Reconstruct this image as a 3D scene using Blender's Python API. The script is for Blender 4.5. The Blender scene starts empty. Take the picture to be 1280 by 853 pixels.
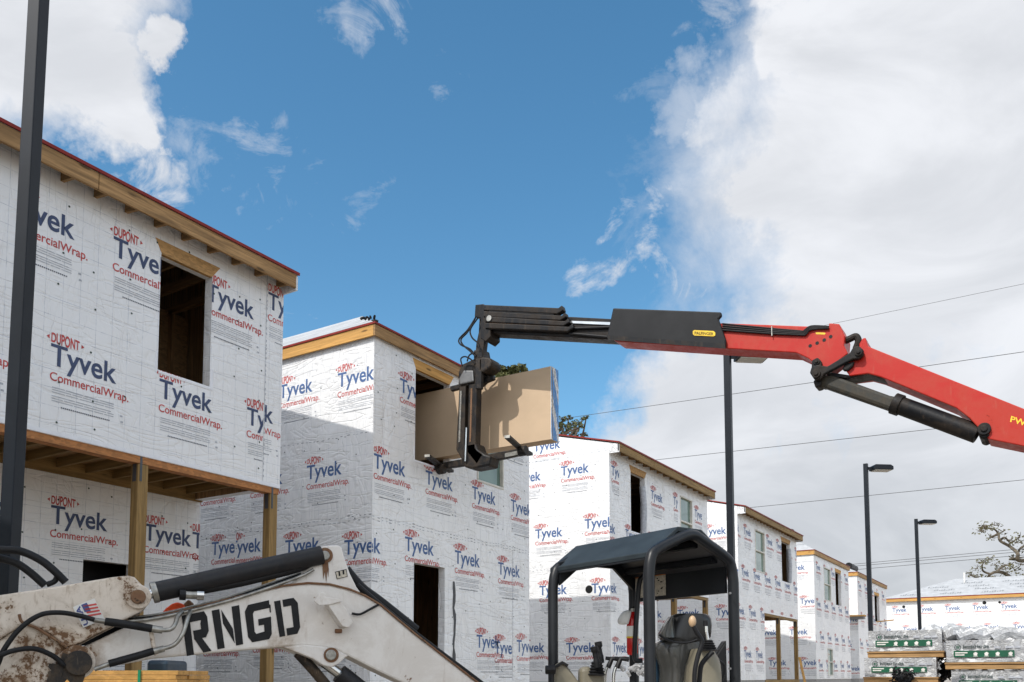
import bpy, bmesh, math, random
from mathutils import Vector, Matrix
random.seed(7)
rad = math.radians
SC = bpy.context.scene
COL = SC.collection

# ------------------------------------------------------------------ camera
FPX, W, H = 1110.0, 1280.0, 853.0
YAW, PITCH, HOR, EYE = rad(32.2), rad(4.5), 845.0, 1.5
CY = HOR - FPX * math.tan(PITCH)
CF = Vector((-math.sin(YAW) * math.cos(PITCH), math.cos(YAW) * math.cos(PITCH), math.sin(PITCH)))
CR = Vector((math.cos(YAW), math.sin(YAW), 0))
CU = CR.cross(CF)
CAM = Vector((0, 0, EYE))
HF = Vector((-math.sin(YAW), math.cos(YAW), 0))          # horizontal forward
cd = bpy.data.cameras.new('camera')
cam = bpy.data.objects.new('camera', cd); COL.objects.link(cam)
cam.matrix_world = Matrix.Translation(CAM) @ Matrix((CR, CU, -CF)).transposed().to_4x4()
cd.sensor_width = 36; cd.lens = FPX / W * 36
cd.shift_y = (CY - H / 2) / W
cd.clip_start = 0.05; cd.clip_end = 3000
SC.camera = cam

def ray(px, py):
    return CF + CR * ((px - W / 2) / FPX) + CU * ((CY - py) / FPX)
def onplane(px, py, p0, n):
    v = ray(px, py); return CAM + v * ((p0 - CAM).dot(n) / v.dot(n))
def onX(px, py, x): return onplane(px, py, Vector((x, 0, 0)), Vector((1, 0, 0)))
def onY(px, py, y): return onplane(px, py, Vector((0, y, 0)), Vector((0, 1, 0)))
def at(px, py, d): return onplane(px, py, RF(0, d, 0), HF)
def RF(r, f, z): return CR * r + HF * f + Vector((0, 0, z))

# ------------------------------------------------------------------ materials
MATS = {}
def newmat(name):
    m = bpy.data.materials.new(name); m.use_nodes = True
    nt = m.node_tree; b = nt.nodes['Principled BSDF']
    MATS[name] = m
    return m, nt, b
def N(nt, t, **k):
    n = nt.nodes.new(t)
    for a, v in k.items():
        if a.startswith('i_'):
            key = a[2:]
            n.inputs[int(key) if key.isdigit() else key].default_value = v
        else: setattr(n, a, v)
    return n
def L(nt, a, b): nt.links.new(a, b)
def mathn(nt, op, a, b=None, clamp=False):
    n = nt.nodes.new('ShaderNodeMath'); n.operation = op; n.use_clamp = clamp
    for i, x in enumerate((a, b)):
        if x is None: continue
        if isinstance(x, (int, float)): n.inputs[i].default_value = x
        else: nt.links.new(x, n.inputs[i])
    return n.outputs[0]
def mixc(nt, fac, a, b):
    n = nt.nodes.new('ShaderNodeMix'); n.data_type = 'RGBA'
    for i, x in ((0, fac), (6, a), (7, b)):
        if isinstance(x, (int, float)): n.inputs[i].default_value = x
        elif isinstance(x, tuple): n.inputs[i].default_value = (*x, 1) if len(x) == 3 else x
        else: nt.links.new(x, n.inputs[i])
    return n.outputs[2]
def mapr(nt, v, a, b, c=0.0, d=1.0, smooth=True):
    n = nt.nodes.new('ShaderNodeMapRange'); n.clamp = True
    n.interpolation_type = 'SMOOTHSTEP' if smooth else 'LINEAR'
    nt.links.new(v, n.inputs[0])
    for i, x in enumerate((a, b, c, d)): n.inputs[i + 1].default_value = x
    return n.outputs[0]
def noise(nt, vec, scale, detail=4, rough=.55, dist=0, dims='3D'):
    n = nt.nodes.new('ShaderNodeTexNoise'); n.noise_dimensions = dims
    n.inputs['Scale'].default_value = scale; n.inputs['Detail'].default_value = detail
    n.inputs['Roughness'].default_value = rough; n.inputs['Distortion'].default_value = dist
    if vec is not None: nt.links.new(vec, n.inputs['Vector'])
    return n.outputs['Fac']
def scaled(nt, vec, s, rot=(0, 0, 0)):
    n = nt.nodes.new('ShaderNodeMapping'); n.inputs['Scale'].default_value = s; n.inputs['Rotation'].default_value = rot
    nt.links.new(vec, n.inputs['Vector']); return n.outputs[0]
def bump(nt, b, h, strength, dist=.01):
    n = nt.nodes.new('ShaderNodeBump'); n.inputs['Strength'].default_value = strength; n.inputs['Distance'].default_value = dist
    nt.links.new(h, n.inputs['Height']); nt.links.new(n.outputs[0], b.inputs['Normal'])

def plain(name, col, rough=.5, metal=0.0, var=.12, vscale=6, spec=.5, bumps=0.0, coat=0.0):
    m, nt, b = newmat(name)
    tc = N(nt, 'ShaderNodeTexCoord').outputs['Object']
    f = noise(nt, tc, vscale, 5, .6)
    f2 = mapr(nt, f, .3, .7)
    c = mixc(nt, f2, tuple(x * (1 - var) for x in col), tuple(min(1, x * (1 + var)) for x in col))
    L(nt, c, b.inputs['Base Color'])
    b.inputs['Roughness'].default_value = rough; b.inputs['Metallic'].default_value = metal
    b.inputs['Specular IOR Level'].default_value = spec
    if coat: b.inputs['Coat Weight'].default_value = coat
    if bumps: bump(nt, b, f, bumps)
    return m

def wrapmat(name, col=(.78, .785, .79), seed=0.0, grid=.5, bs=.9):
    m, nt, b = newmat(name)
    uv = N(nt, 'ShaderNodeUVMap').outputs[0]
    sep = N(nt, 'ShaderNodeSeparateXYZ'); L(nt, uv, sep.inputs[0])
    def line(o, pitch, w):
        fr = mathn(nt, 'FRACT', mathn(nt, 'DIVIDE', o, pitch))
        return mathn(nt, 'LESS_THAN', fr, w / pitch)
    g = mathn(nt, 'MAXIMUM', line(sep.outputs[0], .203, .0055), line(sep.outputs[1], .203, .0055))
    off = N(nt, 'ShaderNodeVectorMath', operation='ADD'); L(nt, uv, off.inputs[0]); off.inputs[1].default_value = (seed, seed * 1.7, seed)
    v = off.outputs[0]
    blot = mapr(nt, noise(nt, v, .8, 4, .6), .35, .7)
    patchy = mapr(nt, noise(nt, scaled(nt, v, (6, 6, 1)), 1.6, 3, .6), .4, .65)
    c0 = mixc(nt, blot, tuple(x * .955 for x in col), col)
    dirt = mapr(nt, noise(nt, scaled(nt, v, (1.3, .35, 1)), 3.1, 6, .68), .60, .76)
    c0 = mixc(nt, mathn(nt, 'MULTIPLY', dirt, .14), c0, (.46, .42, .36))
    gf = mathn(nt, 'MULTIPLY', mathn(nt, 'MULTIPLY', g, grid), mathn(nt, 'ADD', mathn(nt, 'MULTIPLY', patchy, .7), .3))
    c = mixc(nt, gf, c0, (.40, .43, .49))
    L(nt, c, b.inputs['Base Color'])
    b.inputs['Roughness'].default_value = .30
    b.inputs['Specular IOR Level'].default_value = .5
    # wrinkles: long soft billows, creases in two directions, fine crinkle
    w1 = noise(nt, scaled(nt, v, (1.0, .45, 1)), 1.5, 2, .5, .8)
    n2 = noise(nt, scaled(nt, v, (.8, 3.2, 1), (0, 0, .25)), 1.15, 2, .5, 1.4)
    cre = mathn(nt, 'ABSOLUTE', mathn(nt, 'SUBTRACT', n2, .5))
    cre = mapr(nt, cre, 0, .05)
    n3 = noise(nt, scaled(nt, v, (3.4, .9, 1), (0, 0, -.5)), 1.0, 2, .5, 1.6)
    cre2 = mapr(nt, mathn(nt, 'ABSOLUTE', mathn(nt, 'SUBTRACT', n3, .52)), 0, .05)
    fine = noise(nt, v, 26, 4, .6, .6)
    h = mathn(nt, 'ADD', mathn(nt, 'MULTIPLY', w1, 2.8), mathn(nt, 'MULTIPLY', cre, .18))
    h = mathn(nt, 'ADD', h, mathn(nt, 'MULTIPLY', cre2, .2))
    h = mathn(nt, 'ADD', h, mathn(nt, 'MULTIPLY', fine, .05))
    bump(nt, b, h, bs, .032)
    return m

def wood(name, col, axis='Y', contrast=.35, rough=.7, knots=True):
    m, nt, b = newmat(name)
    tc = N(nt, 'ShaderNodeTexCoord').outputs['Object']
    s = {'X': (.5, 9, 9), 'Y': (9, .5, 9), 'Z': (9, 9, .5)}[axis]
    g = noise(nt, scaled(nt, tc, s), 3, 6, .65, .4)
    gf = mapr(nt, g, .33, .68)
    c = mixc(nt, gf, tuple(x * (1 - contrast) for x in col), tuple(min(1, x * (1 + contrast * .6)) for x in col))
    s2 = {'X': (.22, 2.2, 2.2), 'Y': (2.2, .22, 2.2), 'Z': (2.2, 2.2, .22)}[axis]
    big = mapr(nt, noise(nt, scaled(nt, tc, s2), 2, 3), .4, .62)
    c = mixc(nt, mathn(nt, 'MULTIPLY', big, .45), c, tuple(x * .62 for x in col))
    if knots:
        vo = N(nt, 'ShaderNodeTexVoronoi', i_Scale=1.0)
        s3 = {'X': (1.6, 7, 7), 'Y': (7, 1.6, 7), 'Z': (7, 7, 1.6)}[axis]
        L(nt, scaled(nt, tc, s3), vo.inputs['Vector'])
        k = mapr(nt, vo.outputs['Distance'], .07, .16, 1, 0)
        c = mixc(nt, k, c, tuple(x * .28 for x in col))
    L(nt, c, b.inputs['Base Color']); b.inputs['Roughness'].default_value = rough
    b.inputs['Specular IOR Level'].default_value = .25
    bump(nt, b, g, .25, .004)
    return m

def osbmat(name, col):
    m, nt, b = newmat(name)
    tc = N(nt, 'ShaderNodeTexCoord').outputs['Object']
    vo = N(nt, 'ShaderNodeTexVoronoi', i_Scale=1.0); L(nt, scaled(nt, tc, (30, 18, 45), (.4, .3, .2)), vo.inputs['Vector'])
    sp = N(nt, 'ShaderNodeSeparateColor'); L(nt, vo.outputs['Color'], sp.inputs[0])
    c = mixc(nt, sp.outputs[0], tuple(x * .75 for x in col), tuple(min(1, x * 1.2) for x in col))
    L(nt, c, b.inputs['Base Color']); b.inputs['Roughness'].default_value = .75
    bump(nt, b, sp.outputs[1], .3, .004)
    return m

def dirtypaint(name, col, rust=(.16, .075, .03), amount=.5, rough=.45, scale=3.0, spec=.4, grime=()):
    m, nt, b = newmat(name)
    tc = N(nt, 'ShaderNodeTexCoord').outputs['Object']
    n1 = noise(nt, tc, scale, 7, .72, .4)
    n2 = noise(nt, tc, scale * 9, 5, .7)
    n3 = noise(nt, scaled(nt, tc, (4, 4, .7)), scale * 1.6, 5, .7)
    soft = mapr(nt, n1, .42, .58)
    c = mixc(nt, mathn(nt, 'MULTIPLY', soft, amount * .62), col, tuple(.35 * x + .65 * r for x, r in zip(col, (.27, .18, .10))))
    streak = mapr(nt, n3, .57, .70)
    c = mixc(nt, mathn(nt, 'MULTIPLY', streak, amount * .6), c, (.30, .21, .13))
    comb = mathn(nt, 'ADD', mathn(nt, 'MULTIPLY', n1, .6), mathn(nt, 'MULTIPLY', n2, .4))
    for (gp, gr, ga) in grime:      # grime thickens round the greased pins
        dn = N(nt, 'ShaderNodeVectorMath', operation='DISTANCE'); L(nt, tc, dn.inputs[0]); dn.inputs[1].default_value = gp
        comb = mathn(nt, 'ADD', comb, mapr(nt, dn.outputs['Value'], gr * .25, gr, ga, 0))
        c = mixc(nt, mathn(nt, 'MULTIPLY', mapr(nt, dn.outputs['Value'], gr * .3, gr * 1.3, 1, 0), mapr(nt, n1, .36, .72)), c, (.33, .235, .15))
    thr = .66 - amount * .16
    sp = mapr(nt, comb, thr, thr + .05)
    c = mixc(nt, sp, c, rust)
    L(nt, c, b.inputs['Base Color'])
    L(nt, mapr(nt, comb, .4, .7, rough, min(1, rough + .4)), b.inputs['Roughness'])
    b.inputs['Specular IOR Level'].default_value = spec
    bump(nt, b, n2, .12, .004)
    return m

wrapmat('wrap_a', (.82, .824, .83), 0.0, .95, .6)
wrapmat('wrap_b', (.82, .824, .83), 3.3, .65)
wrapmat('wrap_c', (.82, .824, .83), 7.7, .45)
plain('tape', (.76, .77, .80), .3, var=.05)
plain('ink_navy', (.040, .060, .135), .55, var=.2, vscale=14)
plain('ink_blue', (.062, .125, .29), .55, var=.2, vscale=14)
plain('ink_red', (.48, .055, .05), .55, var=.2, vscale=14)
plain('ink_grey', (.40, .42, .46), .6, var=.2, vscale=20)
plain('ink_dark', (.10, .11, .14), .6, var=.2, vscale=20)
plain('nail_cap', (.02, .045, .03), .5)
plain('nail_dark', (.05, .05, .055), .5)
for ax in 'XYZ':
    wood('pine_' + ax, (.44, .265, .115), ax)
    wood('fresh_' + ax, (.60, .33, .10), ax, .22)
    wood('treated_' + ax, (.29, .185, .072), ax, .34)
    wood('weathered_' + ax, (.36, .215, .095), ax, .42)
    wood('inside_' + ax, (.36, .22, .11), ax, .45)
osbmat('osb', (.42, .24, .09)); osbmat('osb_dark', (.34, .21, .10))
osbmat('rim_osb', (.40, .17, .055))
plain('drip_red', (.21, .018, .012), .5, spec=.25)
plain('drip_orange', (.45, .09, .02), .45)
plain('felt', (.40, .41, .42), .75, var=.12, vscale=2.5, bumps=.3)
plain('felt_line', (.22, .23, .24), .8)
plain('black_plastic', (.008, .008, .009), .5, var=.3, bumps=.1, spec=.25)
plain('rubber', (.010, .010, .011), .5, var=.3, vscale=12, spec=.25)
plain('pole_paint', (.010, .013, .018), .42, var=.15, vscale=3, spec=.22)
plain('bracket_steel', (.09, .095, .10), .4, .8)
plain('lamp_lens', (.42, .40, .34), .3)
plain('chrome', (.62, .62, .60), .2, 1.0, var=.1)
plain('zinc', (.32, .31, .28), .42, .85, var=.3, vscale=25)
dirtypaint('rust', (.17, .085, .045), (.05, .03, .02), .8, .8, 9)
dirtypaint('grease', (.014, .011, .009), (.05, .028, .016), .4, .55, 9)
dirtypaint('cyl_black', (.012, .013, .016), (.06, .05, .04), .06, .36, 4, .3)
dirtypaint('crane_red', (.43, .018, .010), (.10, .015, .01), .22, .36, 2.2, .3)
dirtypaint('crane_black', (.006, .0065, .008), (.10, .07, .05), .16, .42, 3, .22)
dirtypaint('crane_grey', (.030, .030, .025), (.02, .02, .02), .2, .5, 5, .3)
dirtypaint('fork_black', (.008, .008, .009), (.16, .11, .08), .25, .45, 5, .28)
plain('canopy_paint', (.011, .0125, .015), .38, var=.25, vscale=5, spec=.35)
plain('canopy_roof', (.024, .032, .037), .5, var=.25, vscale=4, spec=.25)
plain('seat_shell', (.036, .036, .033), .24, var=.15, coat=.3)
plain('seat_pad', (.012, .012, .012), .32, var=.3, vscale=9)
plain('console', (.17, .152, .108), .45, var=.15, vscale=6)
plain('knob', (.50, .34, .20), .4)
plain('ext_red', (.55, .012, .012), .25)
plain('ext_white', (.75, .74, .70), .5, var=.06)
plain('sticker_orange', (.70, .22, .03), .5)
plain('sticker_tan', (.50, .45, .36), .5, var=.25, vscale=60)
plain('sticker_yellow', (.80, .52, .02), .4)
plain('sticker_blue', (.05, .07, .22), .5); plain('sticker_white', (.7, .68, .64), .5)
plain('letter_black', (.010, .010, .011), .55, var=.3, vscale=20, spec=.25)
plain('vinyl', (.62, .60, .54), .4)
plain('orange_cloth', (.80, .075, .008), .7, bumps=.3, vscale=30)
plain('strap_green', (.01, .22, .10), .4)
plain('tarp_blue', (.012, .034, .06), .4, bumps=.4, vscale=9)
plain('gypsum_face', (.52, .385, .255), .75, var=.05, vscale=2)
plain('gypsum_core', (.70, .68, .64), .8)
plain('wire', (.05, .05, .05), .5)
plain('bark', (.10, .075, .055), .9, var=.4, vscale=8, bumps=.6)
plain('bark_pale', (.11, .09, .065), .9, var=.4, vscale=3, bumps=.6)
plain('asphalt', (.05, .05, .052), .85, var=.25, vscale=40, bumps=.2)
plain('concrete', (.38, .365, .34), .8, var=.15, vscale=4, bumps=.2)
plain('cmu', (.32, .31, .30), .85, var=.15, vscale=6, bumps=.3)
plain('pack_green', (.004, .085, .04), .4, var=.15)
plain('pack_ink', (.04, .06, .06), .5)
plain('steel_grey', (.18, .18, .18), .45, .6)

def groundmat():
    m, nt, b = newmat('dirt')
    tc = N(nt, 'ShaderNodeTexCoord').outputs['Object']
    a = mapr(nt, noise(nt, tc, .12, 6, .65), .35, .65); c = mapr(nt, noise(nt, tc, 6, 6, .7), .35, .7)
    col = mixc(nt, a, (.34, .27, .19), (.42, .37, .30)); col = mixc(nt, mathn(nt, 'MULTIPLY', c, .5), col, (.25, .20, .15))
    L(nt, col, b.inputs['Base Color']); b.inputs['Roughness'].default_value = .95
    bump(nt, b, noise(nt, tc, 3, 8, .7), .5, .08)
groundmat()
def leafmat(name, a, bcol):
    m, nt, b = newmat(name)
    tc = N(nt, 'ShaderNodeTexCoord').outputs['Object']
    f = mapr(nt, noise(nt, tc, 1.3, 3), .35, .65)
    f2 = mapr(nt, noise(nt, tc, 9, 2), .3, .7)
    c = mixc(nt, mathn(nt, 'MULTIPLY', mathn(nt, 'ADD', f, f2), .5), a, bcol)
    L(nt, c, b.inputs['Base Color']); b.inputs['Roughness'].default_value = .6
    b.inputs['Specular IOR Level'].default_value = .3
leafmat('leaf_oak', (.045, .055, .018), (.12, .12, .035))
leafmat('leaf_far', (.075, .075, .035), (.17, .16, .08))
def glassmat():
    m, nt, b = newmat('pane_glass')
    tc = N(nt, 'ShaderNodeTexCoord').outputs['Object']
    f = mapr(nt, noise(nt, tc, 1.1, 3), .35, .65)
    c = mixc(nt, f, (.10, .17, .145), (.17, .26, .22))
    L(nt, c, b.inputs['Base Color']); b.inputs['Roughness'].default_value = .06
    b.inputs['Specular IOR Level'].default_value = .8
glassmat()
def packmat():
    m, nt, b = newmat('pack_film')
    tc = N(nt, 'ShaderNodeTexCoord').outputs['Object']
    n1 = noise(nt, scaled(nt, tc, (1, 1, 1.6), (.3, .5, .2)), 4, 5, .65, 1.5)
    c = mixc(nt, mapr(nt, n1, .35, .7), (.36, .37, .385), (.72, .73, .73))
    L(nt, c, b.inputs['Base Color']); b.inputs['Roughness'].default_value = .28
    cre = mapr(nt, mathn(nt, 'ABSOLUTE', mathn(nt, 'SUBTRACT', n1, .5)), 0, .08)
    bump(nt, b, cre, .7, .025)
packmat()
def meshguard():
    # finely perforated black hose guard
    m, nt, b = newmat('guard_mesh')
    tc = N(nt, 'ShaderNodeTexCoord').outputs['Object']
    vo = N(nt, 'ShaderNodeTexVoronoi', i_Scale=70.0); vo.inputs['Randomness'].default_value = 0.15
    L(nt, tc, vo.inputs['Vector'])
    h = mapr(nt, vo.outputs['Distance'], .25, .4)
    n1 = mapr(nt, noise(nt, tc, 3, 4), .3, .7)
    c = mixc(nt, n1, (.006, .0065, .008), (.012, .0125, .014))
    L(nt, c, b.inputs['Base Color']); b.inputs['Roughness'].default_value = .5; b.inputs['Specular IOR Level'].default_value = .25
    bump(nt, b, h, .3, .004)
meshguard()
def taperolls():
    m, nt, b = newmat('gypsum_tape')
    uv = N(nt, 'ShaderNodeUVMap').outputs[0]
    sep = N(nt, 'ShaderNodeSeparateXYZ'); L(nt, uv, sep.inputs[0])
    # print that steps sideways from sheet to sheet: slanted bands of blue, white and grey
    t = mathn(nt, 'ADD', mathn(nt, 'MULTIPLY', sep.outputs[0], 3.5), mathn(nt, 'MULTIPLY', sep.outputs[1], 1.37))
    fr = mathn(nt, 'FRACT', t)
    isb = mathn(nt, 'LESS_THAN', fr, .58)
    fine = mathn(nt, 'GREATER_THAN', noise(nt, scaled(nt, uv, (60, 16, 1)), 1, 1), .54)
    blue = mixc(nt, mathn(nt, 'MULTIPLY', fine, .35), (.018, .22, .58), (.4, .55, .7))
    gre = mixc(nt, fine, (.78, .78, .77), (.30, .32, .35))
    L(nt, mixc(nt, isb, gre, blue), b.inputs['Base Color']); b.inputs['Roughness'].default_value = .4
taperolls()

# ------------------------------------------------------------------ mesh builder
class MB:
    def __init__(s): s.v = []; s.f = []; s.m = []; s.uv = {}; s.mats = []
    def slot(s, mat):
        if mat not in s.mats: s.mats.append(mat)
        return s.mats.index(mat)
    def face(s, pts, mat, uv=None):
        i = len(s.v); s.v += [Vector(p) for p in pts]; s.f.append(list(range(i, i + len(pts)))); s.m.append(s.slot(mat))
        if uv: s.uv[len(s.f) - 1] = uv
    def box(s, a, b, mat):
        x0, y0, z0 = (min(a[i], b[i]) for i in range(3)); x1, y1, z1 = (max(a[i], b[i]) for i in range(3))
        s.hexa([(x0, y0, z0), (x1, y0, z0), (x1, y1, z0), (x0, y1, z0), (x0, y0, z1), (x1, y0, z1), (x1, y1, z1), (x0, y1, z1)], mat)
    def hexa(s, p, mat):
        i = len(s.v); s.v += [Vector(q) for q in p]; k = s.slot(mat)
        for q in ((0, 3, 2, 1), (4, 5, 6, 7), (0, 1, 5, 4), (1, 2, 6, 5), (2, 3, 7, 6), (3, 0, 4, 7)):
            s.f.append([i + j for j in q]); s.m.append(k)
    def obox(s, c, ax, ay, az, mat):
        c, ax, ay, az = map(Vector, (c, ax, ay, az))
        s.hexa([c - ax - ay - az, c + ax - ay - az, c + ax + ay - az, c - ax + ay - az, c - ax - ay + az, c + ax - ay + az, c + ax + ay + az, c - ax + ay + az], mat)
    def beam(s, p0, p1, w, h, mat, up=(0, 0, 1)):
        p0, p1, up = Vector(p0), Vector(p1), Vector(up)
        d = (p1 - p0); l = d.length / 2; d.normalize()
        side = d.cross(up).normalized(); u2 = side.cross(d)
        s.obox((p0 + p1) / 2, d * l, side * (w / 2), u2 * (h / 2), mat)
    def prism(s, pts, off, mat, smooth=False):
        """pts: outline in 3D, off: extrusion vector"""
        i = len(s.v); n = len(pts); pts = [Vector(p) for p in pts]; off = Vector(off); k = s.slot(mat)
        s.v += pts + [p + off for p in pts]
        s.f.append([i + j for j in range(n)]); s.m.append(k)
        s.f.append([i + n + j for j in reversed(range(n))]); s.m.append(k)
        for j in range(n):
            q = (j + 1) % n
            s.f.append([i + j, i + n + j, i + n + q, i + q]); s.m.append(k)
    def tube(s, path, r, mat, n=10, cap=True, radii=None):
        path = [Vector(p) for p in path]; i0 = len(s.v); k = s.slot(mat)
        up = Vector((0, 0, 1)); prev = None
        for a, p in enumerate(path):
            t = (path[min(a + 1, len(path) - 1)] - path[max(a - 1, 0)]).normalized()
            if prev is None:
                x = t.cross(up)
                if x.length < .05: x = t.cross(Vector((1, 0, 0)))
            else: x = prev - t * prev.dot(t)
            x.normalize(); y = t.cross(x); prev = x
            rr = radii[a] if radii else r
            for b in range(n):
                an = 2 * math.pi * b / n
                s.v.append(p + (x * math.cos(an) + y * math.sin(an)) * rr)
        for a in range(len(path) - 1):
            for b in range(n):
                c = (b + 1) % n
                s.f.append([i0 + a * n + b, i0 + a * n + c, i0 + (a + 1) * n + c, i0 + (a + 1) * n + b]); s.m.append(k)
        if cap:
            s.f.append([i0 + b for b in reversed(range(n))]); s.m.append(k)
            e = i0 + (len(path) - 1) * n
            s.f.append([e + b for b in range(n)]); s.m.append(k)
    def cyl(s, p0, p1, r, mat, n=20, r2=None):
        s.tube([p0, p1], r, mat, n, True, [r, r if r2 is None else r2])
    def disc(s, c, n, r, mat, seg=7, ax=None):
        c, n = Vector(c), Vector(n); x = n.orthogonal().normalized(); y = n.cross(x)
        s.face([c + (x * math.cos(a) + y * math.sin(a)) * r for a in [2 * math.pi * j / seg for j in range(seg)]], mat)

def link(name, mb, parent=None, org=(0, 0, 0), smooth=False, bevel=0.0, seg=2, sub=0, label=None, weld=False):
    org = Vector(org)
    me = bpy.data.meshes.new(name)
    me.from_pydata([tuple(v - org) for v in mb.v], [], mb.f)
    for m in mb.mats: me.materials.append(MATS[m])
    me.polygons.foreach_set('material_index', mb.m)
    if mb.uv:
        ul = me.uv_layers.new(name='UVMap')
        for fi, uvs in mb.uv.items():
            for li, u in zip(me.polygons[fi].loop_indices, uvs): ul.data[li].uv = u
    me.update()
    bm = bmesh.new(); bm.from_mesh(me)
    if weld: bmesh.ops.remove_doubles(bm, verts=bm.verts, dist=1e-4)
    if smooth or bevel or weld: bmesh.ops.recalc_face_normals(bm, faces=bm.faces)
    bm.to_mesh(me); bm.free()
    if smooth:
        me.polygons.foreach_set('use_smooth', [True] * len(me.polygons))
        try: me.set_sharp_from_angle(angle=rad(38))
        except Exception: pass
    o = bpy.data.objects.new(name, me); COL.objects.link(o)
    if parent is not None: o.parent = parent
    else: o.location = org
    if label: o['label'] = label
    if bevel:
        md = o.modifiers.new('bevel', 'BEVEL'); md.width = bevel; md.segments = seg; md.limit_method = 'ANGLE'; md.angle_limit = rad(35)
    if sub:
        md = o.modifiers.new('sub', 'SUBSURF'); md.levels = sub; md.render_levels = sub
    return o
def tag(o, label, cat, group=None):
    o['label'] = label; o['category'] = cat
    if group: o['group'] = group
    return o
def thing(name, label, cat, loc=(0, 0, 0), group=None):
    o = bpy.data.objects.new(name, None); COL.objects.link(o); o.location = loc; o.empty_display_size = .3
    return tag(o, label, cat, group)
def copy_tree(o, parent=None):
    c = o.copy(); COL.objects.link(c); c.parent = parent
    for ch in list(o.children): copy_tree(ch, c)
    return c
def smoothpath(pts, n=8):
    pts = [Vector(p) for p in pts]; out = []
    for i in range(len(pts) - 1):
        p0 = pts[max(i - 1, 0)]; p1 = pts[i]; p2 = pts[i + 1]; p3 = pts[min(i + 2, len(pts) - 1)]
        for k in range(n):
            t = k / n
            out.append(.5 * ((2 * p1) + (p2 - p0) * t + (2 * p0 - 5 * p1 + 4 * p2 - p3) * t * t + (3 * p1 - p0 - 3 * p2 + p3) * t ** 3))
    out.append(pts[-1]); return out

# ------------------------------------------------------------------ lettering
_tc = {}
def text_tris(s, offset=0.0, res=3):
    key = (s, offset, res)
    if key in _tc: return _tc[key]
    cu = bpy.data.curves.new('lettering', 'FONT'); cu.body = s; cu.offset = offset; cu.resolution_u = res; cu.fill_mode = 'FRONT'
    o = bpy.data.objects.new('lettering', cu); COL.objects.link(o)
    dg = bpy.context.evaluated_depsgraph_get(); dg.update()
    me = bpy.data.meshes.new_from_object(o.evaluated_get(dg))
    me.calc_loop_triangles()
    vs = [(v.co.x, v.co.y) for v in me.vertices]
    tr = [[vs[i] for i in t.vertices] for t in me.loop_triangles]
    bpy.data.objects.remove(o); bpy.data.curves.remove(cu); bpy.data.meshes.remove(me)
    _tc[key] = tr; return tr
def fit(tr, x0, y0, w, cap, capref):
    xs = [p[0] for t in tr for p in t]; a, b = min(xs), max(xs)
    ct = [p[1] for t in capref for p in t]; c0, c1 = min(ct), max(ct)
    return [[(x0 + (p[0] - a) / (b - a) * w, y0 + (p[1] - c0) / (c1 - c0) * cap) for p in t] for t in tr]
def tallx(tr, res, up=1.16, asc=1.08):
    """raise the x-height of fitted lettering (baseline 0, cap 1)"""
    ct = max(p[1] for t in text_tris('T', 0, res) for p in t); xh = max(p[1] for t in text_tris('v', 0, res) for p in t) / ct
    am = max(p[1] for t in text_tris('k', 0, res) for p in t) / ct
    def f(y):
        if y <= 0: return y * 1.05
        if y <= xh: return y * up
        return xh * up + (y - xh) * (max(am * asc, 1) - xh * up) / (am - xh)
    return [[(p[0], f(p[1])) for p in t] for t in tr]
def rect(x0, y0, x1, y1): return [[(x0, y0), (x1, y0), (x1, y1), (x0, y1)]]
_logo = {}
def logo(res, lens=.35):
    if (res, lens) in _logo: return _logo[(res, lens)]
    out = []
    cap = text_tris('T', .02, res)
    def put(word, off, x0, y0, w_, cap_, ref):
        u = tallx(fit(text_tris(word, off, res), 0, 0, w_, 1, ref), res); return [[(x0 + p[0], y0 + p[1] * cap_) for p in t] for t in u]
    out += [(t, 'T') for t in put('Tyvek', .018, 0, .175, .80, .225, cap)]
    cap2 = text_tris('W', .014, res)
    out += [(t, 'R') for t in put('CommercialWrap.', .012, 0, 0, .965, .090, cap2)]
    cap3 = text_tris('D', .016, res)
    du = fit(text_tris('DUPONT', .026 if lens < .5 else .03, res), .0, .43, .33, .112 if lens < .5 else .12, cap3)
    def warp(p):
        t = (p[0] / .33) * 2 - 1
        return (p[0], .486 + (p[1] - .486) * (1.12 - lens * t * t))
    out += [([warp(p) for p in t], 'R') for t in du]
    out += [([(-.02, .46), (-.02, .51), (-.055, .485)], 'R'), ([(.352, .46), (.387, .485), (.352, .51)], 'R')]
    if lens > 5:      # thin lens outline
        n = 16
        for sgn in (1, -1):
            for j in range(n):
                a, b = -1 + 2 * j / n, -1 + 2 * (j + 1) / n
                f = lambda q: .486 + sgn * (.088 * (1 - q * q) + .004)
                g = lambda q: .486 + sgn * (.088 * (1 - q * q) + .014)
                X = lambda q: .165 + q * .215
                out.append(([(X(a), f(a)), (X(b), f(b)), (X(b), g(b)), (X(a), g(a))], 'R'))
    rnd = random.Random(3)
    for k, v in enumerate((-.075, -.102, -.129, -.172, -.199, -.226)):
        x = .03
        while x < .74:
            w = rnd.uniform(.10, .3); out.append(([(x, v), (min(x + w, .78), v), (min(x + w, .78), v + .009), (x, v + .009)], 'G')); x += w + .012
    for j in range(26):
        x = .14 + j * .023; out.append(([(x, -.285), (x + .016, -.285), (x + .016, -.27), (x, -.27)], 'D'))
    for x, v in ((.86, -.20), (.87, -.27)): out.append(([(x, v), (x + .035, v), (x + .035, v + .022), (x, v + .022)], 'G'))
    _logo[(res, lens)] = out
    return out
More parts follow.
